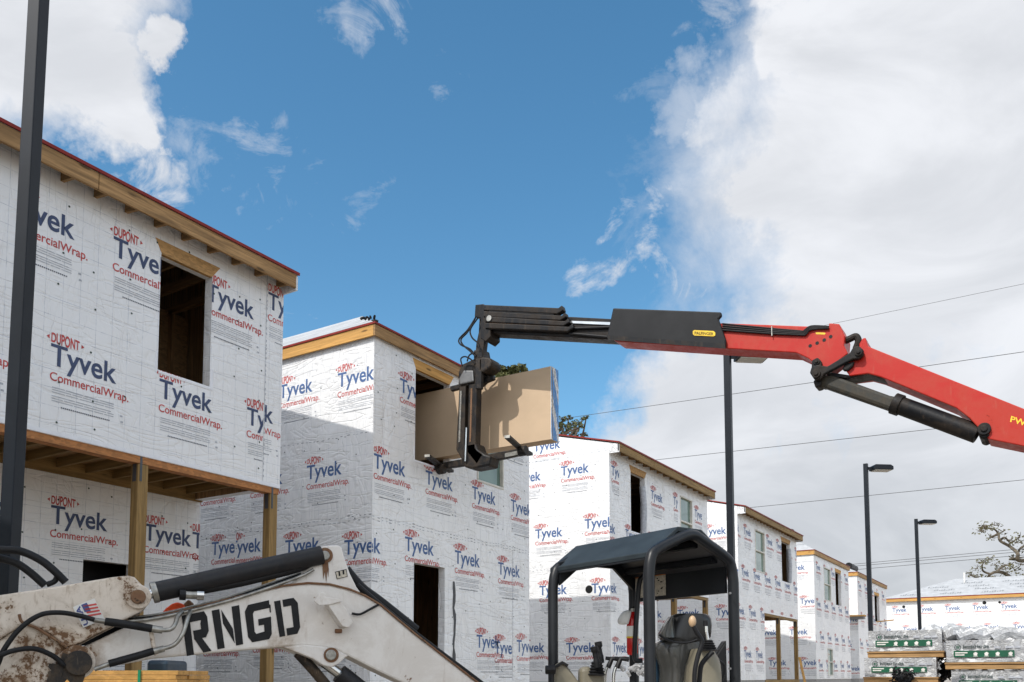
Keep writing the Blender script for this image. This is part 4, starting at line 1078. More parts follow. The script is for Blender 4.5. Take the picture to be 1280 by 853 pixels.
# hoses over the stick
btube('hose', [(-40, 850), (-8, 838), (5, 812), (25, 786), (50, 769), (75, 766), (100, 770), (118, 775)], .0125, .12, 'rubber', st)
btube('hose', [(-40, 830), (-6, 822), (15, 814), (42, 811), (66, 820), (80, 832)], .0125, [.16, .16, .14, .12, .1, .08], 'rubber', st)
hs1 = btube('hose_sleeve', [(131, 777), (160, 781), (190, 786)], .021, .10, 'rubber', st); btube('hose_fitting', [(117, 775), (133, 777.5)], .013, .10, 'zinc', st); btube('hose_fitting', [(189, 786), (203, 788)], .019, .10, 'zinc', st)
btube('steel_pipe', [(202, 788), (213, 787), (219, 780), (222, 771), (228, 764)], .0115, [.10, .10, .09, .05, .02], 'zinc', boom)
btube('hose_sleeve', [(136, 830), (165, 822), (192, 814)], .02, .08, 'rubber', boom); btube('hose_fitting', [(118, 837), (138, 829.5)], .012, .08, 'zinc', boom); btube('hose_fitting', [(190, 815), (205, 811)], .018, .08, 'zinc', boom)
btube('steel_pipe', [(204, 811), (218, 806), (228, 793), (234, 775), (238, 764)], .0115, [.08, .08, .08, .06, .02], 'zinc', boom)
btube('pipe_clamp', [(188, 782), (190, 796), (193, 812), (196, 819)], .012, .065, 'exc_dirty', boom)
for k, pts in enumerate((([(-30, 682), (0, 687), (25, 689), (50, 700), (68, 714), (82, 728)]), ([(-30, 690), (0, 698), (20, 704), (38, 716), (56, 732)]))):
    btube('hose', pts, .02, .0 - .06 * k, 'rubber', st)
btube('hose_clip', [(58, 731), (68, 727), (72, 720)], .014, -.02, 'rubber', st)
# boom cylinder under the elbow
lc = btube('boom_cylinder', [(424, 842), (470, 878), (600, 985)], .055, -.06, 'cyl_black', ex, 20, 1, False); btube('rod', [(402, 826), (430, 847)], .03, -.06, 'chrome', lc, 14, 1, False)
btube('hose', [(372, 816), (392, 838), (412, 862)], .03, -.08, 'grease', low)

# machine frame: N near corner, A along the machine (away left), B across it
A2, B2 = Vector((-.566, .824)), Vector((.824, .566))
N0 = Vector((.775, 5.0)); LA, LB = .90, .70
def m3(a, b, z): q = N0 + A2 * a + B2 * b; return RF(q.x, q.y, z)
mA, mB = (RF(A2.x, A2.y, 0)), (RF(B2.x, B2.y, 0))
ZE, ZR = 2.205, 2.335
can = None
def hoop(a):
    pts = [m3(a, 0, .9), m3(a, 0, ZE - .14), m3(a, .015, ZE - .05), m3(a, .06, ZE + .01), m3(a, LB * .36, ZR - .03), m3(a, LB * .5, ZR - .005), m3(a, LB * .62, ZR - .03), m3(a, LB - .06, ZE + .01), m3(a, LB - .015, ZE - .05), m3(a, LB, ZE - .14), m3(a, LB, .9)]
    p = [pts[0]] + smoothpath(pts[1:-1], 6) + [pts[-1]]
    mb = MB(); mb.tube(p, .033, 'canopy_paint', 16); return EP('canopy_post', mb, smooth=True)
hoop(0); hoop(LA)
mb = MB(); t = .03
prof = [(0.02, ZE - .0), (LB * .34, ZR + .035), (LB * .62, ZR + .035), (LB - .02, ZE - .0)]
lowp = [(b, z - t) for b, z in prof]
a0, a1 = -.0, LA + .06
def strip(aa, ab, top, bot, mat):
    for i in range(3):
        mb.hexa([m3(aa, *bot[i]), m3(ab, *bot[i]), m3(ab, *bot[i + 1]), m3(aa, *bot[i + 1]), m3(aa, *top[i]), m3(ab, *top[i]), m3(ab, *top[i + 1]), m3(aa, *top[i + 1])], mat)
strip(a0, a1, prof, lowp, 'canopy_roof')
strip(a0 + .02, a1 - .02, [(b, z - .032) for b, z in prof], [(b, z - .045) for b, z in prof], 'canopy_paint')
roof = EP('canopy_roof', mb, bevel=.008)
mb = MB()
for k in range(4):
    b = LB * (.14 + .24 * k); z = ZE + .0 if k in (0, 3) else ZR - .05
    mb.beam(m3(.06, b, z), m3(LA - .02, b, z), .05, .035, 'canopy_paint')
EP('roof_ribs', mb, parent=roof)
mb = MB(); mb.prism([m3(.04, LB - .03, ZE - .20), m3(LA - .04, LB - .03, ZE - .20), m3(LA - .04, LB - .03, ZE + .02), m3(.04, LB - .03, ZE + .02)], mB * .02, 'canopy_paint'); dp_ = EP('side_panel', mb)
mb = MB(); bq = LB - .034
mb.prism([m3(.55, bq, ZE - .175), m3(.84, bq, ZE - .175), m3(.84, bq, ZE - .04), m3(.55, bq, ZE - .04)], mB * .003, 'sticker_tan'); mb.prism([m3(.55, bq - .001, ZE - .038), m3(.84, bq - .001, ZE - .038), m3(.84, bq - .001, ZE - .012), m3(.55, bq - .001, ZE - .012)], mB * .003, 'sticker_orange')
rn = random.Random(8)
for k in range(22):
    a, z = rn.uniform(.57, .82), ZE - rn.uniform(.06, .165); w_ = rn.uniform(.006, .022)
    mb.face([m3(a, bq - .002, z), m3(a - w_, bq - .002, z), m3(a - w_, bq - .002, z + .008), m3(a, bq - .002, z + .008)], 'letter_black')
EP('warning_decal', mb, parent=dp_)
mb = MB(); mb.prism([m3(LA - .04, .03, ZE - .12), m3(LA - .04, LB * .3, ZE + .02), m3(LA - .04, LB * .7, ZE + .02), m3(LA - .04, LB - .03, ZE - .12), m3(LA - .04, LB - .03, ZE + .03), m3(LA - .04, LB * .5, ZR - .04), m3(LA - .04, .03, ZE + .03)], mA * .02, 'canopy_paint'); EP('front_panel', mb, parent=roof)
bo = MB()
for (px_, py_) in ((912, 742), (912, 836)): q = at(px_, py_, 5.33); bo.cyl(q, q - HF * .02, .007, 'steel_grey', 10)
EP('post_bolts', bo)
# grab handle by the far post
mb = MB(); q = [onplane(x, y, RF(0, 5.9, 0), HF) for x, y in ((812, 719), (804, 721), (799, 729), (796.5, 760), (794, 800), (793.5, 821), (796, 826), (803, 826))]
mb.tube(smoothpath(q, 5), .017, 'canopy_paint', 10); EP('grab_handle', mb, smooth=True)
# seat: shell seen from behind, with head pad
def loft(nm, rows_, d, depth, mat, par=None, bulge=.5, nn=14, **k):
    """rows: (y, x_left, x_right) pixel rows; a rounded shell bulging toward the camera"""
    mb = MB(); g = []
    for (y, a, b) in rows_:
        r = []
        for i in range(nn):
            t = i / (nn - 1) * 2 - 1; x = (a + b) / 2 + (b - a) / 2 * math.sin(t * math.pi / 2)
            r.append(at(x, y, d + depth * (1 - bulge * math.cos(t * math.pi / 2))))
        back = [p + HF * depth * .8 for p in reversed(r)]
        g.append(r + back)
    for i in range(len(g) - 1):
        n = len(g[i])
        for j in range(n): mb.face([g[i][j], g[i][(j + 1) % n], g[i + 1][(j + 1) % n], g[i + 1][j]], mat)
    mb.face(g[0], mat); mb.face(list(reversed(g[-1])), mat)
    return EP(nm, mb, parent=par or ex, smooth=True, weld=True, **k)
seat = loft('seat', [(798, 838, 874), (799, 829, 881), (801, 824.5, 884), (805, 820, 886), (812, 816.5, 887), (822, 819, 886), (832, 823, 885), (842, 824, 885), (853, 823, 886), (885, 822, 888)], 5.22, .14, 'seat_shell', None, .75, 18)
hr = loft('headrest', [(767, 850, 876), (767.6, 845, 882), (769.5, 841, 886.5), (774, 838, 889), (782, 834, 890), (790, 830, 889.5), (796, 827, 888.5), (800, 829, 886), (803, 845, 872)], 5.2, .13, 'seat_pad', seat, .72, 18)
loft('headrest_shell', [(770, 838.5, 843), (776, 834, 842.5), (784, 829.5, 843), (792, 825, 844), (797, 825, 845)], 5.13, .10, 'seat_shell', seat, .6, 8)
mb = MB(); q = [at(x, y, 5.13) for x, y in ((824, 793.5), (832, 799), (842, 802.5), (852, 803.5), (862, 803), (872, 799.5))]; mb.tube(smoothpath(q, 5), .007, 'black_plastic', 8); EP('seat_seam', mb, parent=seat, smooth=True)
loft('seat_side', [(816, 812, 820), (824, 813, 824), (840, 812, 826), (856, 812, 827)], 5.3, .1, 'tarp_blue', seat, .6, 8)
# right console, gaiter and levers
cons = loft('console', [(811, 870, 891), (814, 868, 893), (824, 865, 899), (832, 862, 901), (845, 860, 902), (856, 859, 902), (885, 858, 903)], 4.98, .16, 'console', None, .5, 12)
mb = MB(); q = [at(x, y, 4.9) for x, y in ((891, 815), (882, 824), (876, 834), (874, 856))]; mb.tube(smoothpath(q, 5), .014, 'black_plastic', 8); EP('console_seam', mb, parent=cons, smooth=True)
def gaiter(nm, px, y0_, y1_, r0, r1, d, par):
    mb = MB(); n = 5; path = []; rr = []
    for k in range(n * 2 + 1):
        t = k / (n * 2); path.append(at(px, y0_ + (y1_ - y0_) * t, d)); rr.append((r0 + (r1 - r0) * t) * (1.0 if k % 2 else .80))
    mb.tube(path, .05, 'rubber', 16, True, rr); return EP(nm, mb, parent=par, smooth=True)
gaiter('lever_gaiter', 886, 800, 814, .022, .055, 5.03, cons)
mb = MB(); mb.tube([at(x, y, 5.03) for x, y in ((882, 779), (882.5, 790), (885, 803))], .011, 'chrome', 10); mb.cyl(at(882, 776, 5.03), at(882, 783, 5.03), .014, 'rubber', 10); EP('lever', mb, parent=cons)
mb = MB(); q = [at(x, y, 4.86) for x, y in ((867, 783), (871, 791), (876.5, 799), (877, 806), (872, 822), (868.5, 840), (868, 860))]; mb.tube(smoothpath(q, 5), .013, 'rubber', 10); lv = EP('blade_lever', mb, smooth=True)
mb = MB(); q = at(865.5, 777, 4.86); mb.tube([q + Vector((0, 0, .032 * math.sin(a))) for a in [-1.5 + 3 * i / 8 for i in range(9)]], .02, 'knob', 14, True, [max(.003, .021 * math.cos(-1.5 + 3 * i / 8)) for i in range(9)]); EP('lever_knob', mb, parent=lv, smooth=True)
mb = MB(); mb.prism([at(x, y, 5.35) for x, y in ((893, 822), (908, 800), (910, 880), (893, 880))], HF * .12, 'black_plastic'); EP('seat_belt_box', mb, bevel=.01)
mb = MB(); q = [at(x, y, 5.2) for x, y in ((899, 826), (905, 831), (906, 842), (902, 852), (900, 870))]; mb.tube(smoothpath(q, 5), .008, 'rubber', 8); EP('cable', mb, smooth=True)
# left console, joysticks, travel levers
mb = MB(); mb.prism([at(x, y, 5.55) for x, y in ((694, 831), (704, 826), (724, 853), (730, 890), (694, 890))], HF * .2, 'console'); lcn = EP('console', mb, bevel=.02, seg=3)
mb = MB(); mb.prism([at(x, y, 5.53) for x, y in ((693, 833), (703, 826.5), (711, 831), (709, 834), (704, 830), (696, 835))], HF * .22, 'black_plastic'); EP('console_trim', mb, parent=lcn)
mb = MB(); q = at(687.5, 837.5, 5.5); mb.cyl(q - CR * .03, q + CR * .035, .028, 'rubber', 8); EP('clamp_knob', mb, bevel=.006)
mb = MB(); mb.prism([at(x, y, 5.6) for x, y in ((725, 834), (735, 833), (756, 842), (758, 890), (725, 890))], HF * .2, 'console'); jc = EP('joystick_console', mb, bevel=.03, seg=3)
gaiter('joystick_gaiter', 746, 827, 845, .035, .06, 5.58, jc)
for (x, y, dd) in ((743, 808, 5.52), (748, 802, 5.66)):
    mb = MB(); q = [at(a, b, dd) for a, b in ((x - .5, y + .2), (x, y + 3), (x + 1, y + 10), (x + 2.5, y + 18), (x + 3.5, y + 27))]
    mb.tube(smoothpath(q, 4), .02, 'rubber', 12, True, [.012] + [.024] * 6 + [.017] * 5 + [.020] * 5)
    EP('joystick', mb, parent=jc, smooth=True)
for (x, dd) in ((763, 5.7), (774, 5.6)):
    mb = MB(); q = [at(a, b, dd) for a, b in ((x + 1, 823), (x - 1, 829), (x - 5, 836), (x - 7, 846), (x - 7, 870))]; mb.tube(smoothpath(q, 4), .011, 'chrome', 10); tl = EP('travel_lever', mb, smooth=True)
    mb = MB(); mb.tube([at(a, b, dd) for a, b in ((x - 3, 835), (x + 2, 823.5), (x + 12, 824.5))], .017, 'rubber', 10); mb.tube([at(a, b, dd) for a, b in ((x - 6, 823), (x + 12, 824.5))], .012, 'rubber', 10); EP('lever_grip', mb, parent=tl, smooth=True)
# body below the picture
mb = MB(); mb.obox(m3(LA * .4, LB / 2, .95), mA * .85, mB * .48, Vector((0, 0, .30)), 'exc_white'); EP('body', mb, bevel=.06, seg=3)
mb = MB(); mb.obox(m3(-.25, LB / 2, 1.28), mA * .22, mB * .42, Vector((0, 0, .13)), 'exc_white'); EP('engine_cover', mb, bevel=.05, seg=3)
mb = MB(); mb.cyl(m3(LA * .4, LB / 2, .5), m3(LA * .4, LB / 2, .66), .4, 'crane_black', 28); EP('slew_ring', mb)
for b in (-.28, LB + .28):
    mb = MB(); prof = []
    for k in range(12): a = math.pi / 2 + math.pi * k / 11; prof.append(m3(LA * .4 - .72 + .26 * math.cos(a), b - .15, .27 + .26 * math.sin(a)))
    for k in range(12): a = -math.pi / 2 + math.pi * k / 11; prof.append(m3(LA * .4 + .72 + .26 * math.cos(a), b - .15, .27 + .26 * math.sin(a)))
    mb.prism(prof, mB * .3, 'rubber'); EP('track', mb, bevel=.02)
mb = MB(); mb.prism([bp(640, 930, .05), bp(700, 900, .05), bp(740, 960, .05), bp(720, 1060, .05), bp(650, 1060, .05)], BN * .3, 'crane_black'); EP('swing_post', mb, bevel=.02)
mb = MB(); mb.prism([bp(-20, 940, .03), bp(40, 930, .03), bp(90, 1010, .03), bp(60, 1120, .03), bp(-60, 1160, .03), bp(-110, 1060, .03)], BN * .45, 'exc_dirty'); EP('bucket', mb, bevel=.02)

# things on the machine
e0 = at(789, 818, 5.95)
fe = thing('fire_extinguisher', 'red fire extinguisher strapped beside the canopy grab handle', 'extinguisher', e0)
XP = lambda nm, mb, **k: link(nm, mb, k.pop('parent', fe), e0, **k)
mb = MB(); q = [at(790.5, y, 5.95) for y in (819, 816, 800, 797, 788, 776, 769, 766, 764)]; rr = [.03, .038, .038, .038, .038, .038, .03, .018, .012]
mb.tube(q, .04, 'ext_red', 20, True, rr); XP('cylinder', mb, smooth=True)
mb = MB(); mb.tube([at(790.5, y, 5.95) for y in (797, 783)], .0395, 'ext_white', 20); lb = XP('label_band', mb, smooth=True)
mb = MB(); mb.tube([at(790.5, y, 5.95) for y in (798, 796)], .040, 'sticker_yellow', 20); XP('label_stripe', mb, parent=lb)
mb = MB(); mb.cyl(at(790.5, 765, 5.95), at(790.5, 761, 5.95), .018, 'zinc', 10); mb.beam(at(786, 762, 5.95), at(796, 757, 5.95), .02, .01, 'black_plastic'); XP('valve', mb)
mb = MB(); mb.tube(smoothpath([at(787, 765, 5.93), at(782, 770, 5.9), at(778.5, 778, 5.9), at(778, 781, 5.9)], 4), .02, 'ext_white', 10, True, [.012, .018, .024, .03, .034, .036, .038, .039, .038, .034, .03, .022, .012]); XP('paper_tag', mb, smooth=True)
crumple('plastic_bag', 'dirty clear plastic bag lying on the cab floor behind the levers', 'bag', at(790, 846, 5.9), (.08, .06, .07), 'pack_film', 3, 9)
crumple('orange_cloth', 'bright orange cloth tucked between the cylinder and the boom pipes', 'cloth', bp(216, 759, -.11), (.03, .03, .02), 'orange_cloth', 2, 3).hide_render = False
# orange cloth: a small draped hump (replace the crumple above)
for o in list(bpy.data.objects):
    if o.name.startswith('orange_cloth'): bpy.data.objects.remove(o)
mb = MB(); c = bp(216, 764, -.13)
mb.prism(bt([(201, 768), (208, 760), (215, 755), (222, 752.5), (229, 755), (233, 760), (231, 772), (201, 774)], -.10), BN * .06, 'orange_cloth')
mb.prism(bt([(229, 756), (236, 749), (243, 755), (244, 760), (231, 765)], -.11), BN * .04, 'rust')
tag(link('orange_cloth', mb, None, c, bevel=.02, seg=3), 'bright orange cloth tucked between the cylinder and the boom pipes', 'cloth')

# ------------------------------------------------------------------ lumber and packs
def lumber():
    c = RF(-3.75, 8.6, 0); root = thing('lumber_bundle', 'strapped bundle of fresh orange lumber in front of the near porch', 'lumber', c)
    ax = CR.copy(); ay = HF.copy(); rn = random.Random(2)
    zt_ = onplane(160, 838.5, RF(0, 8.6, 0), HF).z; h = .042; r_ = onplane(221, 840, RF(0, 8.6, 0), HF); l_ = RF(-5.6, 8.6, 0)
    rr = (r_ - c).dot(ax); n = 8
    for k in range(n):
        for j in range(3):
            e = rn.uniform(-.012, .012); z = zt_ - h * (k + .5) - .002 * k
            mb = MB(); a = -1.85; b = rr + e
            mb.obox(ax * ((a + b) / 2) + ay * (.16 + j * .31) + Vector((0, 0, z)), ax * ((b - a) / 2), ay * .15, Vector((0, 0, h / 2)), 'fresh_X')
            link('board', mb, root, (0, 0, 0), bevel=.003, seg=1)
    mb = MB(); s = (onplane(174, 845, RF(0, 8.6, 0), HF) - c).dot(ax); zz = zt_ - .2
    mb.obox(ax * s + ay * .47 + Vector((0, 0, zt_ - n * .022)), ax * .012, ay * .475, Vector((0, 0, n * .022 + .006)), 'strap_green'); link('strap', mb, root, (0, 0, 0))
    for q in (-1.5, rr - .3):
        mb = MB(); mb.obox(ax * q + ay * .47 + Vector((0, 0, (zt_ - n * .0445) / 2)), ax * .06, ay * .45, Vector((0, 0, (zt_ - n * .0445) / 2)), 'inside_Z'); link('bearer', mb, root, (0, 0, 0), bevel=.005)
lumber()
mb = MB(); p = at(210, 826, 9.6); q0 = Vector((p.x, p.y, 0)); mb.obox(q0 + Vector((0, 0, p.z / 2)), CR * .11, HF * .3, Vector((0, 0, p.z / 2)), 'tarp_blue'); 
tag(link('blue_bin', mb, None, q0, bevel=.04, seg=3), 'dark blue bin standing behind the strapped lumber', 'bin')

PD = (CR * .87 - HF * .50).normalized(); PN = Vector((-PD.y, PD.x, 0))
def pack(px0, px1, pt, pb, d, label, seed, depth=1.2, lift=0.0):
    a = at(px0, pb, d); b0 = onplane(px1, pb, a, PN); w = (b0 - a).length; z0 = a.z; z1 = at(px0, pt, d).z; c = a.copy()
    root = thing('siding_pack', label, 'siding pack', c, 'wrapped siding packs')
    rn = random.Random(seed); nu, nv = 22, 7; hgt = z1 - z0
    P3 = lambda u, v, n: PD * (u * w) + PN * n + Vector((0, 0, v * hgt))
    wob = lambda u, v: .012 * math.sin(u * 17 + seed) * math.sin(v * 5 + seed) + rn.uniform(-.006, .006)
    mb = MB(); g = [[P3(i / nu, j / nv, -wob(i / nu, j / nv)) for i in range(nu + 1)] for j in range(nv + 1)]
    for j in range(nv):
        for i in range(nu): mb.face([g[j][i], g[j][i + 1], g[j + 1][i + 1], g[j + 1][i]], 'pack_film')
    tops = [[P3(i / nu, 1, 0) + PN * (depth * k / 4) + Vector((0, 0, rn.uniform(-.008, .014) if 0 < k < 4 else 0)) for i in range(nu + 1)] for k in range(5)]; tops[0] = g[nv]
    for k in range(4):
        for i in range(nu): mb.face([tops[k][i], tops[k][i + 1], tops[k + 1][i + 1], tops[k + 1][i]], 'pack_film')
    mb.face([P3(0, 0, 0), P3(0, 1, 0), P3(0, 1, depth), P3(0, 0, depth)], 'pack_film'); mb.face([P3(1, 0, 0), P3(1, 0, depth), P3(1, 1, depth), P3(1, 1, 0)], 'pack_film')
    mb.face([P3(0, 0, depth), P3(0, 1, depth), P3(1, 1, depth), P3(1, 0, depth)], 'pack_film'); mb.face([P3(0, 0, 0), P3(0, 0, depth), P3(1, 0, depth), P3(1, 0, 0)], 'pack_film')
    link('wrapping', mb, root, (0, 0, 0), smooth=True, weld=True)
    mb = MB(); F = lambda u, v: P3(u, v, -.024)
    mb.face([F(.1, .22), F(.87, .22), F(.87, .52), F(.1, .52)], 'pack_green')
    G = lambda u, v: P3(u, v, -.027)
    for t in fit(text_tris('ColorPlus', .01, 2), 0, 0, 1, 1, text_tris('C', .01, 2)): pass
    for (u, v, ww) in ((.12, .40, .16), (.12, .30, .12)): mb.face([G(u, v), G(u + ww, v), G(u + ww, v + .05), G(u, v + .05)], 'sticker_white')
    for u in (.36, .50, .64, .80):
        mb.face([G(u, .30), G(u + .035, .28), G(u + .05, .40), G(u + .025, .46), G(u - .005, .40)], 'sticker_white'); mb.face([G(u - .01, .255), G(u + .05, .255), G(u + .05, .275), G(u - .01, .275)], 'sticker_white')
    link('label_band', mb, root, (0, 0, 0))
    mb = MB()
    for t in fit(text_tris('JamesHardie', .03, 3), .215, .60, .34, .18, text_tris('J', .012, 3)): mb.face([F(*p) for p in t], 'pack_ink')
    link('print', mb, root, (0, 0, 0)); mb = MB()
    cu, cv = .155, .68; ar = w / hgt
    for k in range(24):
        a0, a1_ = 2 * math.pi * k / 24, 2 * math.pi * (k + 1) / 24; r0, r1 = .035, .044
        mb.face([F(cu + r0 * math.cos(a0), cv + r0 * ar * math.sin(a0)), F(cu + r1 * math.cos(a0), cv + r1 * ar * math.sin(a0)), F(cu + r1 * math.cos(a1_), cv + r1 * ar * math.sin(a1_)), F(cu + r0 * math.cos(a1_), cv + r0 * ar * math.sin(a1_))], 'pack_ink')
    for (s, e) in (((-.02, -.06), (-.006, .07)), ((.004, -.07), (.018, .06)), ((-.02, .0), (.02, .02))):
        x0, y0_, x1, y1_ = s[0], s[1], e[0], e[1]; mb.face([F(cu + x0, cv + y0_), F(cu + x0 + .014, cv + y0_), F(cu + x1 + .008, cv + y1_), F(cu + x1 - .006, cv + y1_)], 'pack_green')
    link('emblem', mb, root, (0, 0, 0)); mb = MB()
    for (u, ww) in ((.62, .08), (.76, .09), (.86, .08)): mb.face([F(u, .62), F(u + ww, .62), F(u + ww, .70), F(u, .70)], 'ink_grey')
    link('size_marks', mb, root, (0, 0, 0))
    return root, a, w
def dunnage(a, w, z1, h, label, depth=1.2):
    c = Vector((a.x, a.y, z1 - h)); root = thing('wood_pallet', label, 'pallet', c, 'wooden pallets under siding packs')
    mb = MB(); mb.obox(PD * (w / 2) + PN * (depth / 2) + Vector((0, 0, h * .84)), PD * (w / 2 + .03), PN * (depth / 2 + .02), Vector((0, 0, h * .14)), 'weathered_X'); link('top_board', mb, root, (0, 0, 0), bevel=.006, seg=1)
    for k in range(4):
        mb = MB(); mb.obox(PD * (w * .5) + PN * (.04 + (depth - .08) * k / 3) + Vector((0, 0, h * .34)), PD * (w / 2 + .02), PN * .04, Vector((0, 0, h * .335)), 'pine_X'); link('bearer', mb, root, (0, 0, 0), bevel=.006, seg=1)
def stack(cols, d, labs, plabs):
    for k, (x0, x1, t, b, ph_) in enumerate(cols):
        _, a, w = pack(x0, x1, t, b, d, labs[k], 3 * k + int(d)); zb = a.z
        zl = at(x0, b + ph_, d).z
        dunnage(a, w, zb - .003, zb - .003 - zl, plabs[k])
stack([(1086, 1178, 789, 814.5, 8.0), (1081, 1171, 823, 846, 8), (1083, 1173, 855, 882, 8)], 16.0,
      ['top wrapped siding pack of the left stack, with flat clean film', 'second wrapped siding pack down in the left stack, black netting in front', 'lowest wrapped siding pack of the left stack'],
      ['pallet between the two upper packs of the left stack', 'pallet at the bottom frame edge under the left stack', 'lowest pallet of the left stack'])
stack([(1183, 1282, 801, 828, 9.0), (1190, 1285, 838, 864, 9)], 15.0,
      ['upper wrapped siding pack of the right stack, film bunched on top', 'lower wrapped siding pack of the right stack, mostly cut off below'],
      ['pallet between the packs of the right stack', 'lower pallet of the right stack'])
for (px0, px1, pb, d, lab) in ((1083, 1173, 890, 16.0, 'timber blocks under the left stack of packs'), (1190, 1285, 873, 15.0, 'timber blocks under the right stack of packs')):
    a = at(px0, pb, d); w = (onplane(px1, pb, a, PN) - a).length; c = Vector((a.x, a.y, 0)); mb = MB()
    for k in range(3): mb.obox(PD * (w * (.1 + .4 * k)) + PN * .6 + Vector((0, 0, a.z / 2)), PD * .09, PN * .55, Vector((0, 0, a.z / 2)), 'weathered_Z')
    tag(link('timber_blocks', mb, None, c), lab, 'timber')
c = at(1212, 801, 15.2); crumple('loose_film', 'bunched clear film lying on top of the right stack of packs', 'plastic film', c + PN * .25 + Vector((0, 0, .0)), (.55, .2, .07), 'pack_film', 11, 12)
def netting(px, py, d, size, label, seed):
    rn = random.Random(seed); c = at(px, py, d); mb = MB()
    for k in range(70):
        a = c + Vector((rn.uniform(-1, 1) * size[0], rn.uniform(-.5, .5) * size[1], rn.uniform(-1, 1) * size[2])); b = a + Vector((rn.uniform(-1, 1), rn.uniform(-1, 1), rn.uniform(-1, 1))) * .09
        mb.tube(smoothpath([a, (a + b) / 2 + Vector((0, 0, .03)), b], 2), .012, 'black_plastic', 5)
    for k in range(6):
        a = c + Vector((rn.uniform(-.6, .6) * size[0], .05, rn.uniform(-.7, .5) * size[2])); mb.cyl(a, a + Vector((.08, 0, .05)), .07, 'black_plastic', 8)
    tag(link('netting', mb, None, c - Vector((0, 0, size[2]))), label, 'netting')
netting(1127, 848, 15.6, (.15, .12, .14), 'bunched black netting hanging before the second pack', 1)
netting(1180, 838, 15.75, (.10, .12, .20), 'bunched black netting in the gap between the two stacks', 2)

# ------------------------------------------------------------------ overhead wires
def wire(y, pts, label, r=.012, ext=(0, 40)):
    a, b = onY(*pts[0], y), onY(*pts[1], y); d = (b - a).normalized()
    a = a - d * ext[0]; b = b + d * ext[1]; n = 14; L_ = (b - a).length
    path = [a.lerp(b, k / n) - Vector((0, 0, .0)) for k in range(n + 1)]
    mb = MB(); mb.tube(path, r, 'wire', 5); tag(link('power_line', mb, None, a), label, 'power line', 'overhead power lines')
wire(31.0, [(1040, 405), (1280, 355)], 'highest overhead wire, above the red crane boom at right', .006, (1.2, 40))
wire(31.0, [(735, 519), (1280, 440)], 'overhead wire crossing behind the crane boom and its cylinder', .010, (12, 40))
wire(31.5, [(830, 574), (1180, 535)], 'overhead wire between the middle lamp post and the crane cylinder', .010, (12, 50))
wire(39.0, [(945, 634), (1280, 600)], 'overhead wire running just below the two lamp heads', .011, (14, 50))
wire(88.0, [(1050, 707), (1280, 686)], 'top wire of the three far ones behind the lamp posts', .022, (30, 60))
wire(88.0, [(1050, 709.5), (1280, 689.5)], 'middle wire of the three far ones behind the lamp posts', .022, (30, 60))
wire(88.5, [(1050, 714), (1280, 694)], 'lowest wire of the three far ones behind the lamp posts', .022, (30, 60))

# ------------------------------------------------------------------ trees
def leaves(mb, c, r, n, s, mat, rn, flat=.6):
    for _ in range(n):
        while True:
            v = Vector((rn.uniform(-1, 1), rn.uniform(-1, 1), rn.uniform(-1, 1)))
            if v.length < 1: break
        p = c + Vector((v.x * r, v.y * r, v.z * r * flat)); a = Vector((rn.uniform(-1, 1), rn.uniform(-1, 1), rn.uniform(-.6, .6))).normalized(); b = a.orthogonal().normalized()
        b = (b * math.cos(rn.uniform(0, 6.28)) + a.cross(b) * math.sin(rn.uniform(0, 6.28))).normalized(); k = s * rn.uniform(.6, 1.3)
        mb.face([p - a * k, p + b * k * .45, p + a * k, p - b * k * .45], mat)
def limb(tb, pts, r0, r1, mat):
    p = smoothpath(pts, 5); n = len(p); tb.tube(p, r0, mat, 7, True, [r0 + (r1 - r0) * i / (n - 1) for i in range(n)])
def oak(label, px0, d, clumps, seed, dens, leaf, trunk_px):
    rn = random.Random(seed); base = at(trunk_px, 845, d); base.z = 0; root = thing('oak_tree', label, 'tree', base, 'oak trees behind the houses')
    tb, cb = MB(), MB(); hub = at(trunk_px, px0, d); k_ = d / FPX
    limb(tb, [base, base.lerp(hub, .5) + Vector((.3, .1, 0)), hub], .38, .22, 'bark')
    for (x, y, r) in clumps:
        c = at(x, y, d + rn.uniform(-2.0, 2.0)); mid = hub.lerp(c, .55) + Vector((rn.uniform(-.4, .4), rn.uniform(-.4, .4), rn.uniform(-.1, .4)))
        limb(tb, [hub, mid, c], .09, .02, 'bark')
        for q in range(4): limb(tb, [mid.lerp(c, .6), c, c + Vector((rn.uniform(-1, 1), rn.uniform(-1, 1), rn.uniform(-.2, .8))) * r * k_], .025, .006, 'bark')
        leaves(cb, c, r * k_, int(dens * (r / 8) ** 2), leaf, 'leaf_oak', rn, .75)
    link('trunk', tb, root, base, smooth=True); link('crown', cb, root, base)
oak('leafy oak crown showing above the carried boards', 540, 40, [(612, 469, 8), (619, 464, 8), (627, 462, 7), (635, 465, 9), (643, 462, 7), (651, 460, 7), (656, 464, 5), (645, 472, 10), (628, 474, 11), (612, 480, 11), (660, 474, 7), (600, 488, 12), (630, 490, 13), (655, 488, 12), (675, 495, 9), (600, 515, 14), (640, 515, 14), (670, 520, 12)], 3, 150, .10, 634)
oak('sparse oak crown showing past the right end of the boards', 585, 43, [(698, 531, 7), (703, 524, 6), (711, 523, 5), (713, 532, 8), (721, 529, 6), (728, 524, 4), (733, 522, 3), (704, 540, 9), (718, 540, 8), (727, 533, 4), (690, 540, 9), (712, 552, 12), (730, 543, 5), (698, 560, 12)], 8, 75, .10, 706)
